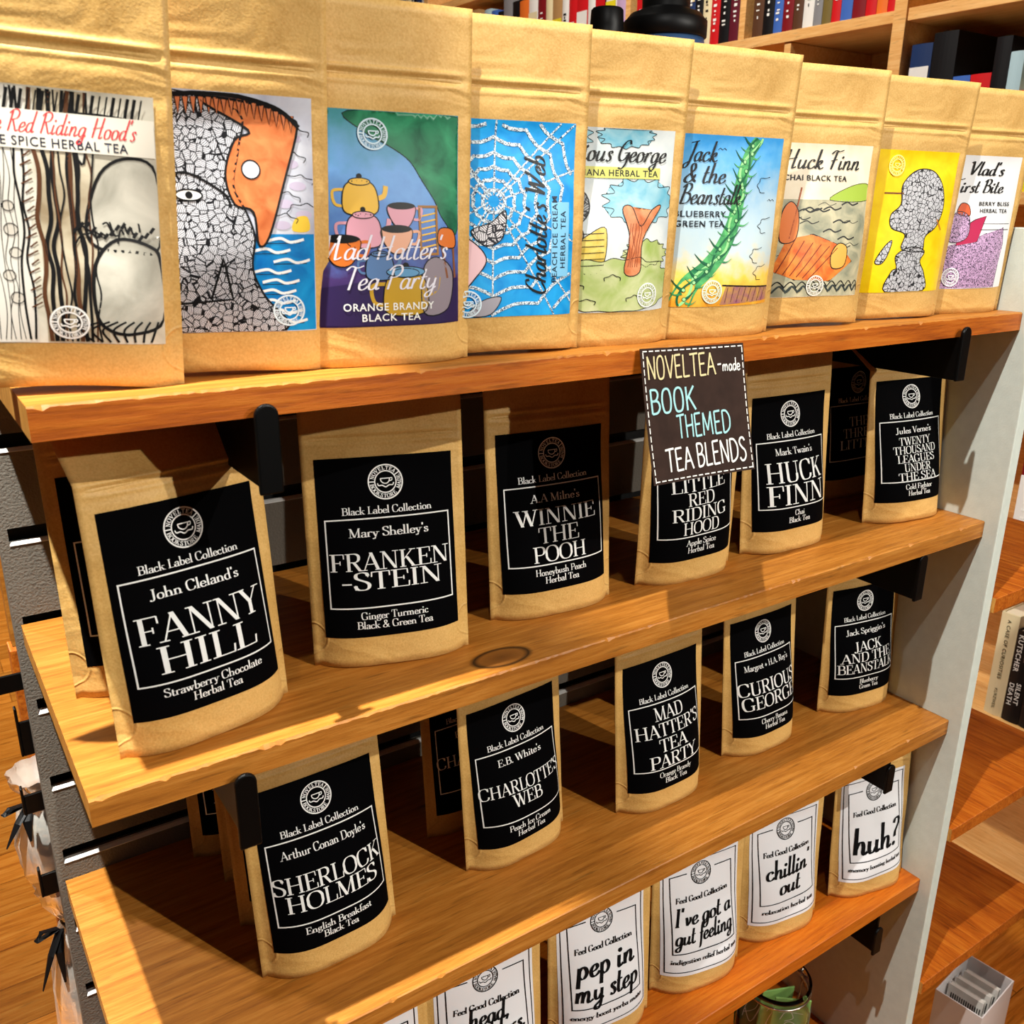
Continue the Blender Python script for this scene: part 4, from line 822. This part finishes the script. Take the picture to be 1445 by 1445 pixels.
def art_vine():
    i = Ink(); bg = pat_mat('sky_to_sun_wash', 'grad', [(0, (224, 150, 40)), (.16, (246, 206, 84)), (.34, (196, 212, 214)), (.62, (176, 204, 220)), (.86, (96, 172, 222)), (1, (56, 148, 214))], None)
    g1, g2 = pat_mat('vine_wash', 'wash', (22, 108, 70), (96, 190, 110), 12), cm((14, 92, 60))
    i.blob([(45, 1), (101, 3), (101, 14), (50, 16)], pat_mat('field_wash', 'wash', (196, 150, 60), (150, 92, 110), 9), 1, False); i.line([(46, 17), (101, 14)], 1.2, K, 2)
    for k in range(8): i.line([(52+k*6.4, 15), (50+k*6, 3)], .5, cm((90, 50, 60)), 3)
    C1 = smooth_pts([(8, 1), (16, 18), (30, 30), (44, 46), (54, 66), (58, 84), (60, 100), (66, 118), (76, 132)], 8)
    i.poly(*ribbon(C1, [17-8*k/len(C1) for k in range(len(C1))]), g1, 2); i.poly(*ribbon([(x+4*math.sin(k/3.0), y) for k, (x, y) in enumerate(C1)], 2.2), cm((150, 216, 140)), 3)
    i.poly(*ribbon([(x-4*math.sin(k/3.0), y) for k, (x, y) in enumerate(C1)], 1.6), g2, 4)
    for k in range(3, len(C1)-3, 3):
        x, y = C1[k]; s = 1 if k % 2 else -1; L = RNG.uniform(9, 15)
        i.poly(*ribbon(clampb(smooth_pts([(x+3*s, y), (x+L*.6*s, y+3), (x+L*s, y+9)], 5)), [2.6-2.4*q/10 for q in range(11)]), g2, 4)
        i.poly(*ribbon(clampb(smooth_pts([(x+3*s, y-3), (x+L*.7*s, y-4), (x+L*1.1*s, y-1)], 5)), [2.0-1.8*q/10 for q in range(11)]), g1, 4)
        i.disc(x+2*s, y, 1.5, cm((160, 220, 150)), 5, outline=g2, ow=.4)
    for cx, cy in ((88, 96), (92, 64), (84, 40), (90, 26)): i.line(clampb(scallop(cx, cy, 10, 6, 7)[3:11]), .5, K, 3, True)
    for cx, cy in ((36, 122), (90, 84)): i.line([(cx, cy), (cx+2, cy+1.4), (cx+4, cy), (cx+6, cy+1.4), (cx+8, cy)], .5, K, 3)
    scr(i, 'Jack', 20, 113, 15, K, 30, T=11, t=4.5); scr(i, '& the', 24, 97, 15, K, 38, T=11, t=4.5); scr(i, 'Beanstalk', 31, 81, 15, K, 57, T=11, t=4.5)
    sans_c(i, 'BLUEBERRY', 23, 71, 4.6, cm((26, 34, 44)), 46); sans_c(i, 'GREEN TEA', 23, 63.5, 4.6, cm((26, 34, 44)), 44)
    return i, bg, (36, 12), cm((206, 230, 214))
def art_raft():
    i = Ink(); bg = pat_mat('cream_wash', 'wash', (226, 210, 178), (240, 230, 206), 4); wat = pat_mat('water_wash', 'wash', (128, 132, 112), (206, 196, 160), 6)
    i.blob([(.5, .5), (101, .5), (101, 86), (.5, 86)], wat, 1, False); i.blob([(56, 86), (80, 98), (101, 100), (101, 86)], cm((160, 186, 66)), 1, outline=K, ow=.5)
    for k in range(26):
        y = RNG.uniform(30, 84); x = RNG.uniform(2, 76); i.line(clampb([(x, y), (x+7, y+2.5), (x+13, y), (x+20, y+2)]), RNG.choice([.5, .9, 1.3]), cm((40, 42, 40)), 2, True)
    i.blob([(2, 24), (22, 16), (60, 14), (86, 32), (70, 46), (40, 56), (14, 52)], pat_mat('raft_wash', 'wash', (196, 84, 26), (236, 142, 60), 9), 3, False, outline=K, ow=1)
    for k in range(6): i.line([(6+k*6, 22+k*-1.2), (22+k*9, 52-k*1.6)], .8, cm((120, 46, 16)), 5)
    for k in range(9): i.line(clampb([(4+k*11, 4), (10+k*11, 10), (16+k*11, 5), (20+k*11, 9)]), 1.6, cm((52, 60, 58)), 4, True); i.line(clampb([(2+k*11, 8), (8+k*11, 14), (14+k*11, 9)]), .9, cm((20, 24, 24)), 4, True)
    i.line([(16, 52), (26, 96)], 1.2, cm((176, 84, 36)), 5); i.blob([(8, 50), (22, 52), (24, 74), (16, 84), (8, 74)], cm((220, 120, 58)), 5, outline=K, ow=.7)
    i.blob([(62, 26), (76, 28), (78, 44), (68, 48), (60, 38)], cm((226, 170, 76)), 5, outline=K, ow=.8)
    scr(i, 'Huck Finn', 46, 112, 16, K, 82, T=11, t=4.5); sans_c(i, 'CHAI BLACK TEA', 41, 102, 4.6, cm((20, 20, 24)), 66)
    return i, bg, (44, 10), cm((240, 234, 220))
def art_yellow():
    i = Ink(); bg = pat_mat('yellow_wash', 'wash', (236, 190, 0), (250, 216, 20), 5); dood = pat_mat('ink_doodle_fine', 'doodle', (30, 30, 34), (222, 222, 226), 96)
    i.blob([(24, 62), (22, 74), (32, 84), (32, 102), (48, 115), (70, 115), (84, 102), (88, 82), (80, 64), (66, 54), (64, 40), (38, 42), (40, 56)], dood, 2, outline=K, ow=1)
    i.blob([(24, 1), (28, 20), (34, 24), (32, 36), (50, 44), (68, 40), (64, 30), (72, 18), (74, 1)], dood, 2, outline=K, ow=1)
    i.blob([(10, 30), (18, 44), (26, 50), (22, 36), (16, 28)], dood, 2, outline=K, ow=.9)
    i.line([(12, 94), (34, 94)], 1.4, cm((120, 70, 30)), 3); i.line([(80, 70), (88, 60)], 1.8, cm((200, 120, 40)), 3)
    return i, bg, (22, 119), cm((250, 234, 140))
def art_white():
    i = Ink(); bg = cm((232, 232, 232)); sp = pat_mat('purple_speck', 'speck', (40, 22, 50), (206, 168, 206), 75)
    i.blob([(.5, .5), (84, .5), (84, 20), (90, 46), (88, 62), (60, 56), (30, 48), (.5, 40)], sp, 1, False, outline=K, ow=.8)
    i.blob([(22, 44), (48, 48), (60, 74), (44, 70), (36, 66), (24, 64)], cm((178, 22, 74)), 2, False, outline=K, ow=.8)
    i.blob([(14, 48), (34, 52), (36, 72), (22, 78), (14, 70)], sp, 3, outline=K, ow=.7); i.blob([(20, 76), (36, 74), (34, 84), (24, 86)], cm((214, 92, 50)), 3, outline=K, ow=.7)
    i.line([(52, 60), (98, 60)], .7, K, 2); i.line([(52, 66), (98, 66)], .5, K, 2)
    scr(i, "Vlad's", 52, 114, 13, K, 50); scr(i, 'First Bite', 44, 97, 13, K, 70)
    sans_c(i, 'BERRY BLISS', 70, 84, 4, K, 44); sans_c(i, 'HERBAL TEA', 70, 77, 4, K, 40)
    return i, bg, (20, 12), cm((240, 240, 240))
TOPS = [
 (.011, -.256, -12, -3, art_forest, 'illustrated pouch at the left edge, grey drawing of a striped tree trunk', .0042),
 (.104, -.247, -11, -5, art_sea, 'illustrated pouch with a black and white doodled form, orange shape and blue sea', .0035),
 (.201, -.254, -7, -2.2, art_teaparty, 'illustrated pouch with teapots and cups against blue and green', 0),
 (.292, -.258, -10, -2.4, art_web, 'illustrated pouch with a white web on bright blue and sideways title', .003),
 (.382, -.256, -9, -3.6, art_garden, 'illustrated pouch with an orange tree trunk and pale green bushes', 0),
 (.494, -.259, -6, -3.6, art_vine, 'illustrated pouch with a twisting green vine on a blue and yellow sky', 0),
 (.618, -.257, -10, -1.8, art_raft, 'illustrated pouch with an orange raft on brown water', .0035),
 (.746, -.255, -9, -3.7, art_yellow, 'illustrated pouch with a doodled form on a bright yellow label', .002),
 (.859, -.2555, -10, -3, art_white, 'illustrated pouch at the right end, white label with a speckled purple shape', 0)]
for n, (bx, by, yaw, lean, art, lab, lift) in enumerate(TOPS):
    a = math.radians(yaw); cx = bx-PW/2*math.cos(a); cy = by-PW/2*math.sin(a)
    r, P = pouch_thing(cx, cy, Z1+.0009, yaw, lean, lab, G1, bf=.013, bb=.009, seed=50+n, lift=lift, H=.2105, lk=.98 if n == 1 else .945, lb=25.0, roll=(3.0, 1.2, .3)[n] if n < 3 else 0)
    ink, bg, (ex, ey), em = art()
    l = P.sheet('label', r, bg, ink)
    P.sheet('emblem', l, None, emblem_ink(ex, ey, em, .72, 1.0), off=.0009)
# ------------------------------------------------------------------ chalk sign
CHALKB = mat('chalkboard_card', (46, 31, 25), .8, noise=.5, nscale=70, spec=.15); CHY = mat('cream_chalk_pen', (206, 190, 142), .7); CHB = mat('pale_blue_chalk_pen', (150, 196, 198), .7); CHW = mat('white_chalk_pen', (226, 222, 214), .7)
SGW, SGH = 109., 101.
sg = tag(empty('hanging_sign', (.384, -.2850, .1472), (math.radians(-13), math.radians(1.5), 0)), 'small dark hand-lettered card hanging from the front of the topmost shelf', 'sign')
def sgmap(x, y, d):   # x from the left, y down (mm); the card curls a little forward at its foot
    t = y/SGH; return ((x-SGW/2)/1000, -d + .0-.004*t*t + .003*math.sin(x/SGW*PI), -y/1000)
b = MB(); n = 14; V = [sgmap(SGW*i/n, SGH*j/n, .0006) for j in range(n+1) for i in range(n+1)] + [sgmap(SGW*i/n, SGH*j/n, 0) for j in range(n+1) for i in range(n+1)]
F = []; M_ = (n+1)*(n+1)
for j in range(n):
    for i in range(n):
        a = j*(n+1)+i; F += [(a, a+n+1, a+n+2, a+1), (M_+a, M_+a+1, M_+a+n+2, M_+a+n+1)]
for i in range(n):
    F += [(i, i+1, M_+i+1, M_+i), (n*(n+1)+i, M_+n*(n+1)+i, M_+n*(n+1)+i+1, n*(n+1)+i+1), (i*(n+1), M_+i*(n+1), M_+(i+1)*(n+1), (i+1)*(n+1)), (i*(n+1)+n, (i+1)*(n+1)+n, M_+(i+1)*(n+1)+n, M_+i*(n+1)+n)]
b.add(V, F, CHALKB); child(b, 'card', sg, fix=True) if False else b.build('card', sg)
ik = Ink()
def chalk(s, x, y, cap, m, width, T=10): ik.text(MONO, s, x, -y, cap, m, width=width, align=0, T=T)
chalk('NOVELTEA', 5, 23, 17, CHY, 74, 9); chalk('-', 79.5, 22, 16, CHW, 6, 8); chalk('made', 85, 21, 10, CHW, 19, 11)
chalk('BOOK', 5, 48.5, 18, CHB, 50, 9.5); chalk('THEMED', 31, 69, 17.5, CHB, 58, 9.5); chalk('TEA', 15, 93, 17, CHW, 31, 9.5); chalk('BLENDS', 49, 92.5, 18, CHW, 53, 9.5)
for k in range(16):
    for P in (((2+k*6.7, 2.2), (6.6+k*6.7, 2.2)), ((2+k*6.7, SGH-2.2), (6.6+k*6.7, SGH-2.2)), ((2.2, 3+k*6.15), (2.2, 7.4+k*6.15)), ((SGW-2.2, 3+k*6.15), (SGW-2.2, 7.4+k*6.15))):
        ik.line([(a, -c) for a, c in P], .9, CHW)
b = MB()
for v, f, m, l in ik.items: b.add([sgmap(x, -y, .0009+.00005*l) for x, y in v], f, m)
tag(b.build('lettering', sg, fix=False), 'cream, pale blue and white hand lettering')
# ------------------------------------------------------------------ ribboned clear bags past the slats
CELLO = mat('clear_film', (240, 236, 226), .2, Transmission_Weight=.6, IOR=1.2, bump=.6, bscale=60); CHOC = mat('brown_sweets', (92, 44, 20), .5, noise=.5, nscale=120); CREAMY = mat('cream_sweets', (226, 206, 176), .5, noise=.15, nscale=80); RIB = mat('black_ribbon', (10, 9, 10), .4)
def gift(x, y, z, h, seed, label):
    r = tag(empty('gift_bag', (x, y, z)), label, 'gift bag', 'ribboned clear bags'); rr = random.Random(seed)
    b = MB(); prof = [(.002, 0), (.022, .001), (.026, h*.12), (.027, h*.4), (.023, h*.6), (.014, h*.72), (.008, h*.76), (.016, h*.84), (.024, h*.93), (.026, h)]
    seg = 26; V = []; F = []
    for i, (ra, zz) in enumerate(prof):
        for k in range(seg):
            f = 1+.10*math.sin(k*2.1+i)+.07*rr.uniform(-1, 1); V.append((ra*f*math.cos(2*PI*k/seg), ra*f*math.sin(2*PI*k/seg), zz))
    for i in range(len(prof)-1):
        for k in range(seg): F.append((i*seg+k, i*seg+(k+1) % seg, (i+1)*seg+(k+1) % seg, (i+1)*seg+k))
    b.add(V, F, CELLO); b.build('film', r, smooth=True)
    b = MB()
    for k in range(16):
        a = rr.uniform(0, 6.3); q = rr.uniform(.004, .014); zz = .012+k/16*h*.5; s = rr.uniform(.006, .008)
        M = Matrix.Translation((q*math.cos(a), q*math.sin(a), zz)) @ Matrix.Rotation(rr.uniform(0, 3), 4, 'X') @ Matrix.Rotation(rr.uniform(0, 3), 4, 'Z')
        b.box((-s, -s*.8, -s*.5), (s, s*.8, s*.5), CHOC if k % 3 else CREAMY, M)
    tag(b.build('sweets', r, bevel=.002), kind='stuff')
    b = MB(); b.lathe([(.0095, h*.745), (.0105, h*.76), (.0095, h*.775)], RIB, 16)
    for s in (-1, 1):
        b.tube([(s*.004-.010, -.008, h*.76), (s*.016-.012, -.016, h*.80), (s*.022-.012, -.018, h*.765), (s*.004-.010, -.009, h*.758)], .0035, RIB, 6, .25)
        b.tube([(-.012, -.010, h*.758), (-.020+s*.004, -.020, h*.66), (-.026+s*.010, -.026, h*.50)], [.004, .004, .001], RIB, 6, .2)
    b.build('ribbon', r)
gift(-.077, .062, -.366, .112, 1, 'upper clear bag with a black ribbon, left of the grey slats')
gift(-.070, .062, -.575, .195, 2, 'lower clear bag with a long black ribbon tail, left of the grey slats')
# ------------------------------------------------------------------ glass jar under the reddish shelf
GLASS = mat('clear_glass', (250, 252, 250), .02, Transmission_Weight=1.0, IOR=1.45); WIRE = mat('steel_wire', (190, 185, 175), .25, metal=1); GREENP = mat('green_sachet', (120, 160, 84), .5, noise=.3, nscale=60); GREENK = mat('dark_green_sachet', (40, 92, 62), .5)
j = tag(empty('glass_jar', (.661, -.232, Z5+.0005)), 'open clip-top glass jar of green sachets under the reddish shelf', 'jar')
b = MB(); R = .0445; Hh = .245
out = [(R*.9, 0), (R, .006), (R, Hh-.030), (R*.90, Hh-.016), (R*.90, Hh-.006), (R*.95, Hh-.004), (R*.95, Hh)]
inn = [(R*.87, Hh), (R*.84, Hh-.012), (R*.945, Hh-.031), (R*.945, .010), (R*.8, .006), (.001, .006)]
b.lathe([(.001, 0)]+out+inn, GLASS, 48, cap=False); b.build('glass_body', j, smooth=True)
b = MB()
P = [(R*.93*math.cos(a), R*.93*math.sin(a), Hh-.011) for a in [2*PI*k/40 for k in range(41)]]; b.tube(P, .0012, WIRE, 8)
b.tube([(R*.98, -.004, Hh-.011), (R*1.12, -.004, Hh-.02), (R*1.12, -.002, Hh-.055), (R*1.02, 0, Hh-.07)], .0012, WIRE, 8); b.tube([(R*.98, .004, Hh-.011), (R*1.16, .012, Hh+.0), (R*1.18, .02, Hh-.045)], .0012, WIRE, 8)
b.build('bail_wire', j, smooth=True)
rs = random.Random(8)
SPOTS = [(-.006, -.016, -38, 3, GREENP, 'pale green sachet with white lettering at the front of the glass jar'), (-.012, .002, -20, 3, GREENP, 'green sachet leaning in the middle of the glass jar'), (-.004, .018, -30, -3, GREENK, 'dark green sachet at the back of the glass jar')]
for sx, sy, yw, tl, m, l in SPOTS:
    s = tag(empty('tea_sachet', (.661+sx, -.232+sy, Z5+.0075), (math.radians(tl*.4), math.radians(tl), math.radians(yw))), l, 'sachet', 'sachets in the glass jar')
    b = MB(); b.prism([(-.022, 0), (.022, 0), (.022, .226), (-.022, .226)], -.0012, .0012, m, lambda a, c, d: (a, d, c)); b.build('wrapper', s, bevel=.0008)
    i2 = Ink(); dy = 92
    for P, sm in (([(-10, 84), (-2, 58), (14, 88)], 1), ([(-14, 70), (-4, 96), (8, 94), (4, 78), (-12, 76)], 1), ([(2, 60), (14, 84)], 0), ([(-15, 112), (15, 112)], 0), ([(-12, 100), (-4, 116), (4, 104), (-6, 98)], 1)):
        i2.line([(x, min(y+dy, 222)) for x, y in P], 1.1, CHW, smooth=bool(sm))
    for q in range(4): i2.line([(-12+q*6, 42+dy), (-9+q*6, 50+dy)], 1.2, CHW)
    b = MB()
    for v, f, mm, la in i2.items: b.add([(x/1000, -.0016, y/1000) for x, y in v], f, mm)
    b.build('print', s, fix=False)
# ------------------------------------------------------------------ white magazine box on the floor
WPL = mat('white_card', (226, 220, 218), .5); GREYIN = mat('booklet_paper', (214, 212, 204), .6)
mb = tag(empty('magazine_box', (1.122, -.264, FL+.0005), (0, 0, math.radians(6))), 'white open-topped box of booklets on the floor under the lowest brown board', 'box')
b = MB(); w, d, h, th = .056, .036, .235, .002
b.box((-w, -d, 0), (w, d, th), WPL); b.box((-w, -d, th), (-w+th, d, h), WPL); b.box((w-th, -d, th), (w, d, h), WPL); b.box((-w+th, -d, th), (w-th, -d+th, h), WPL); b.box((-w+th, d-th, th), (w-th, d, h), WPL)
child(b, 'box_body', mb) if False else b.build('box_body', mb, bevel=.0006)
for k, (ox, tl, l) in enumerate(((-.034, 5, 'booklet at the left in the white box'), (-.020, 7, 'booklet with a black band in the white box'), (-.004, 9, 'booklet at the right in the white box'))):
    bk = tag(empty('booklet', (1.122+ox, -.264, FL+.005), (0, math.radians(tl), math.radians(6))), l, 'booklet', 'booklets in the white box')
    b = MB(); b.box((-.004, -.026, 0), (.004, .026, .222), GREYIN); b.build('pages', bk)
    b = MB(); b.box((-.0048, -.027, .0), (-.004, .027, .223), cm((230, 228, 220))); b.box((.004, -.027, 0), (.0048, .027, .223), cm((230, 228, 220)))
    b.box((-.0049, -.0275, .06), (.0049, -.0268, .20), cm((24, 24, 28)) if k == 1 else cm((226, 224, 216)))
    for q in range(14): b.box((-.0052, -.024+q*.0034, .10+.004*(q % 3)), (-.0048, -.0225+q*.0034, .21), K)
    b.build('cover', bk)
# ------------------------------------------------------------------ bottles behind the top row
PLB = mat('black_plastic', (12, 12, 13), .45); BLUEB = mat('blue_bottle_steel', (70, 104, 150), .4, metal=.3); DKB = mat('dark_bottle_steel', (30, 32, 36), .4, metal=.3)
bt = tag(empty('water_bottle', (.712, .125, Z1+.0005)), 'large blue bottle with a wide black lid behind the illustrated pouches', 'bottle')
b = MB(); b.lathe([(.044, 0), (.049, .004), (.050, .02), (.050, .272), (.0495, .280), (.047, .2925)], BLUEB, 40); b.build('bottle_body', bt, smooth=True)
b = MB(); b.lathe([(.0475, .2925), (.0500, .2945), (.0500, .3115), (.047, .314), (.042, .320), (.030, .324), (.0285, .326), (.0285, .372), (.0265, .375)], PLB, 40); b.build('lid', bt, smooth=True)
bt = tag(empty('water_bottle', (.622, .125, Z1+.0005)), 'slim dark bottle with a small black cap behind the illustrated pouches', 'bottle')
b = MB(); b.lathe([(.030, 0), (.034, .004), (.034, .2), (.030, .235), (.020, .262), (.0195, .268)], DKB, 32); b.build('bottle_body', bt, smooth=True)
b = MB(); b.lathe([(.0245, .266), (.0245, .271), (.0205, .2745), (.0195, .298), (.0185, .3145), (.0165, .3165)], PLB, 32); b.build('cap', bt, smooth=True)
# ------------------------------------------------------------------ bookcase along the right-hand wall
BX = 1.6
bc = tag(empty('bookcase', (BX, 0, FL)), 'long pale wooden bookcase filled with books in the background', 'bookcase')
LEV = [-1.06, -.72, -.385, -.05, .285, .62, .90, 1.20]
b = MB(); b.box((BX+.29, -.9, FL), (BX+.30, 4.3, 1.6), CASEWOOD); child(b, 'back_panel', bc)
for y in (-.55, .43, 2.30, 3.30, 4.28):
    b = MB(); b.box((BX-.004, y-.014, FL), (BX+.2895, y+.014, 1.6), CASEWOOD); child(b, 'upright', bc, bevel=.001)
YS = [(-.535, .415), (.445, 2.285), (2.315, 3.285), (3.315, 4.265)]
for y0, y1 in YS:
    for z in LEV:
        b = MB(); b.box((BX, y0, z-.022), (BX+.2895, y1, z), CASEWOOD); child(b, 'shelf_board', bc, bevel=.001)
for y, z0, z1 in ((.845, .6205, .877), (1.245, .6205, .877), (.706, .2855, .597), (1.25, .2855, .597)):
    b = MB(); b.box((BX+.004, y-.009, z0), (BX+.288, y+.009, z1), CASEWOOD); child(b, 'divider', bc, bevel=.001)
PAGES = mat('book_pages', (226, 214, 186), .8, noise=.1, nscale=300)
CN = {'red': (196, 24, 30), 'dark red': (120, 20, 28), 'maroon': (92, 24, 40), 'black': (16, 15, 18), 'dark blue': (30, 50, 92), 'blue': (60, 100, 180), 'white': (226, 224, 220), 'grey': (128, 128, 132), 'cream': (222, 208, 168), 'tan': (170, 130, 84), 'olive': (112, 96, 50), 'brown': (84, 54, 36), 'orange': (222, 110, 40), 'yellow': (222, 206, 40), 'lilac': (190, 160, 196), 'pale blue': (168, 196, 206), 'green': (60, 110, 70)}
NB = {}
def book(y, z, th, h, dep, col, label, group=None, lean=0, flat=False, text=None, band=None, x=BX+.012):
    """upright book: spine towards -x, thickness along y; y is the middle of the spine"""
    rot = (math.radians(lean), 0, 0) if not flat else (math.radians(90), 0, 0)
    r = tag(empty('book', (x, y, z), rot), label, 'book', group)
    m = mat('cover_'+col.replace(' ', '_'), CN[col], .45)
    b = MB(); t = th/2; c = .0022
    arc = [(0 if k in (0, 6) else -.0028*math.sin(PI*k/6), -t+th*k/6) for k in range(7)]
    prof = arc+[(dep, t), (dep, t-c), (c, t-c), (c, -t+c), (dep, -t+c), (dep, -t)]
    b.prism(prof, 0, h, m)
    if band: b.box((-.0034, -t*.92, h*band[1]), (-.0022, t*.92, h*band[2]), mat('cover_'+band[0].replace(' ', '_'), CN[band[0]], .45))
    if not text:
        rr = random.Random(int(y*7919)+int(h*1e5)); mk = INK_W if col not in ('white', 'cream', 'yellow', 'pale blue', 'lilac', 'tan') else INK_K
        zc = h*rr.uniform(.12, .2)
        for q in range(rr.randint(6, 11)):
            zl = rr.uniform(.002, .006); wd = t*rr.uniform(.12, .5); b.box((-.0038, -wd, zc), (-.0036, wd*rr.uniform(.2, 1), zc+zl), mk); zc += zl+rr.uniform(.002, .012)
            if zc > h*.9: break
    for st, s0, cap, cc, off in (text or []):
        i3 = Ink(); i3.sans(st, 0, 0, cap, cc, align=0)
        for v, f, mm, la in i3.items: b.add([(-.0038, off-py/1000+cap/2000, h-s0-px/1000) for px, py in v], f, mm)
    b.build('cover', r, fix=False)
    b = MB(); b.box((c+.0003, -t+c+.0002, .002), (dep-.004, t-c-.0002, h-.003), PAGES); b.build('page_block', r)
    return r
ORD = ['first', 'second', 'third', 'fourth', 'fifth', 'sixth', 'seventh', 'eighth', 'ninth', 'tenth', 'eleventh', 'twelfth', 'thirteenth', 'fourteenth', 'fifteenth', 'sixteenth', 'seventeenth', 'eighteenth', 'nineteenth', 'twentieth']
rb = random.Random(4)
def row(y0, z, cols, where, ref, grp, hs=(.20, .25), ths=(.022, .038), ymax=99):
    y = y0
    for n, c in enumerate(cols):
        th = rb.uniform(*ths)
        if y+th > ymax: break
        band = None
        if rb.random() < .6: band = (rb.choice(['white', 'cream', 'black', 'yellow', 'red', 'tan']), *sorted((rb.uniform(.3, .55), rb.uniform(.6, .85))))
        if band and band[0] == c: band = None
        book(y+th/2, z+.0004, th-.0008, rb.uniform(*hs), rb.uniform(.13, .17), c, '%s book, %s left of the %s, %s' % (c, ORD[n], ref, where), grp, band=band)
        y += th
row(.447, .62, ['red', 'orange', 'red', 'dark red', 'blue', 'red', 'olive', 'grey', 'white', 'brown', 'dark red', 'blue', 'black', 'brown'], 'upper background shelf', 'tall pale upright', 'books on the upper background shelf', ths=(.022, .032), ymax=.834)
row(.857, .62, ['maroon', 'black', 'red', 'cream', 'black', 'dark blue', 'white', 'red', 'tan', 'white', 'black', 'brown', 'lilac'], 'upper background shelf', 'thin divider near the big lid', 'books left of the thin divider', ths=(.026, .034), ymax=1.232)
row(1.257, .62, ['lilac', 'white', 'black', 'white', 'red', 'red', 'white', 'tan', 'cream', 'dark red', 'white', 'orange', 'black', 'grey', 'black', 'blue', 'pale blue', 'grey', 'tan', 'white'], 'upper background shelf', 'divider behind the small bottle cap', 'books behind the small bottle cap', ths=(.03, .05), ymax=2.28)
row(2.318, .90, ['white', 'dark blue', 'black', 'cream', 'grey', 'tan', 'brown', 'red', 'black', 'cream', 'maroon', 'tan', 'black', 'grey', 'cream', 'red', 'black', 'dark red', 'black', 'maroon'], 'shelf above the third pouch', 'far upright', 'books over the third pouch', ths=(.032, .052), ymax=3.28)
row(2.318, .62, ['tan', 'cream', 'red', 'black', 'grey', 'white', 'tan', 'brown', 'cream', 'black', 'dark red', 'blue'], 'upper shelf near the third pouch', 'far upright', 'books past the third pouch', ths=(.032, .052), hs=(.2, .26), ymax=3.28)
# right-hand bay, lower shelf
yy = .405
for n, (c, th, h, bd) in enumerate([('dark blue', .045, .27, ('white', .7, .85)), ('black', .05, .285, None), ('blue', .035, .205, ('white', .2, .5)), ('red', .04, .205, ('cream', .5, .62)), ('black', .03, .262, ('grey', .3, .6)), ('pale blue', .026, .235, None), ('red', .024, .17, None), ('yellow', .020, .19, ('olive', .2, .3)), ('black', .034, .262, ('white', .4, .8)), ('cream', .034, .285, None), ('lilac', .03, .28, None), ('grey', .03, .24, None)]):
    book(yy-th/2, .2854, th-.001, h, .16, c, '%s book, %s right of the tall pale upright, above the yellow label' % (c, ORD[n]), 'books right of the tall pale upright', band=bd); yy -= th
row(.447, .285, ['grey', 'dark red', 'black', 'brown', 'dark red', 'red', 'black'], 'one shelf below the upper one', 'tall pale upright', 'low books under the upper background shelf', hs=(.19, .24), ths=(.024, .04), ymax=.69)
# lower right: spines readable past the side panel
book(.0185, -.7196, .036, .222, .15, 'cream', 'cream book with a long thin title, beside the grey side panel', 'books at the lower right', text=[('A CASE OF CURIOSITIES', .012, 7, cm((60, 60, 40)), -.001), ('KURZWEIL', .162, 5.5, cm((90, 90, 70)), 0)])
book(-.0170, -.7196, .033, .196, .15, 'black', 'black book with white spine lettering, next to the cream one', 'books at the lower right', text=[('KUTSCHER', .008, 9.5, INK_W, .006), ('VOLKER', .03, 5, cm((150, 130, 120)), -.008), ('SILENT', .108, 9, INK_W, -.006), ('DEATH', .112, 9, INK_W, .007)])
book(-.0520, -.7196, .035, .204, .15, 'black', 'second black book with white spine lettering, by the photo edge at the right', 'books at the lower right', text=[('KUTSCHER', .008, 9.5, INK_W, .006), ('VOLKER', .03, 5, cm((150, 130, 120)), -.008), ('FATHERLAND', .112, 5, INK_W, -.009), ('FILES', .118, 12, INK_W, .005)])
book(-.0880, -.7196, .034, .235, .15, 'red', 'dark edged red book cut by the right border', 'books at the lower right')
book(-.075, -.4840, .030, .21, .15, 'dark red', 'dark red book lying flat on top of the upright books at the lower right', 'books at the lower right', flat=True) if False else None
book(.033, -.3846, .034, .205, .15, 'dark red', 'dark red book above the brown boards at the right border', 'books over the brown boards', band=('white', .12, .8))
book(-.004, -.3846, .036, .225, .15, 'red', 'bright red book at the right border, over the brown boards', 'books over the brown boards')
book(-.042, -.3846, .036, .23, .15, 'black', 'black book at the right border, over the brown boards', 'books over the brown boards')
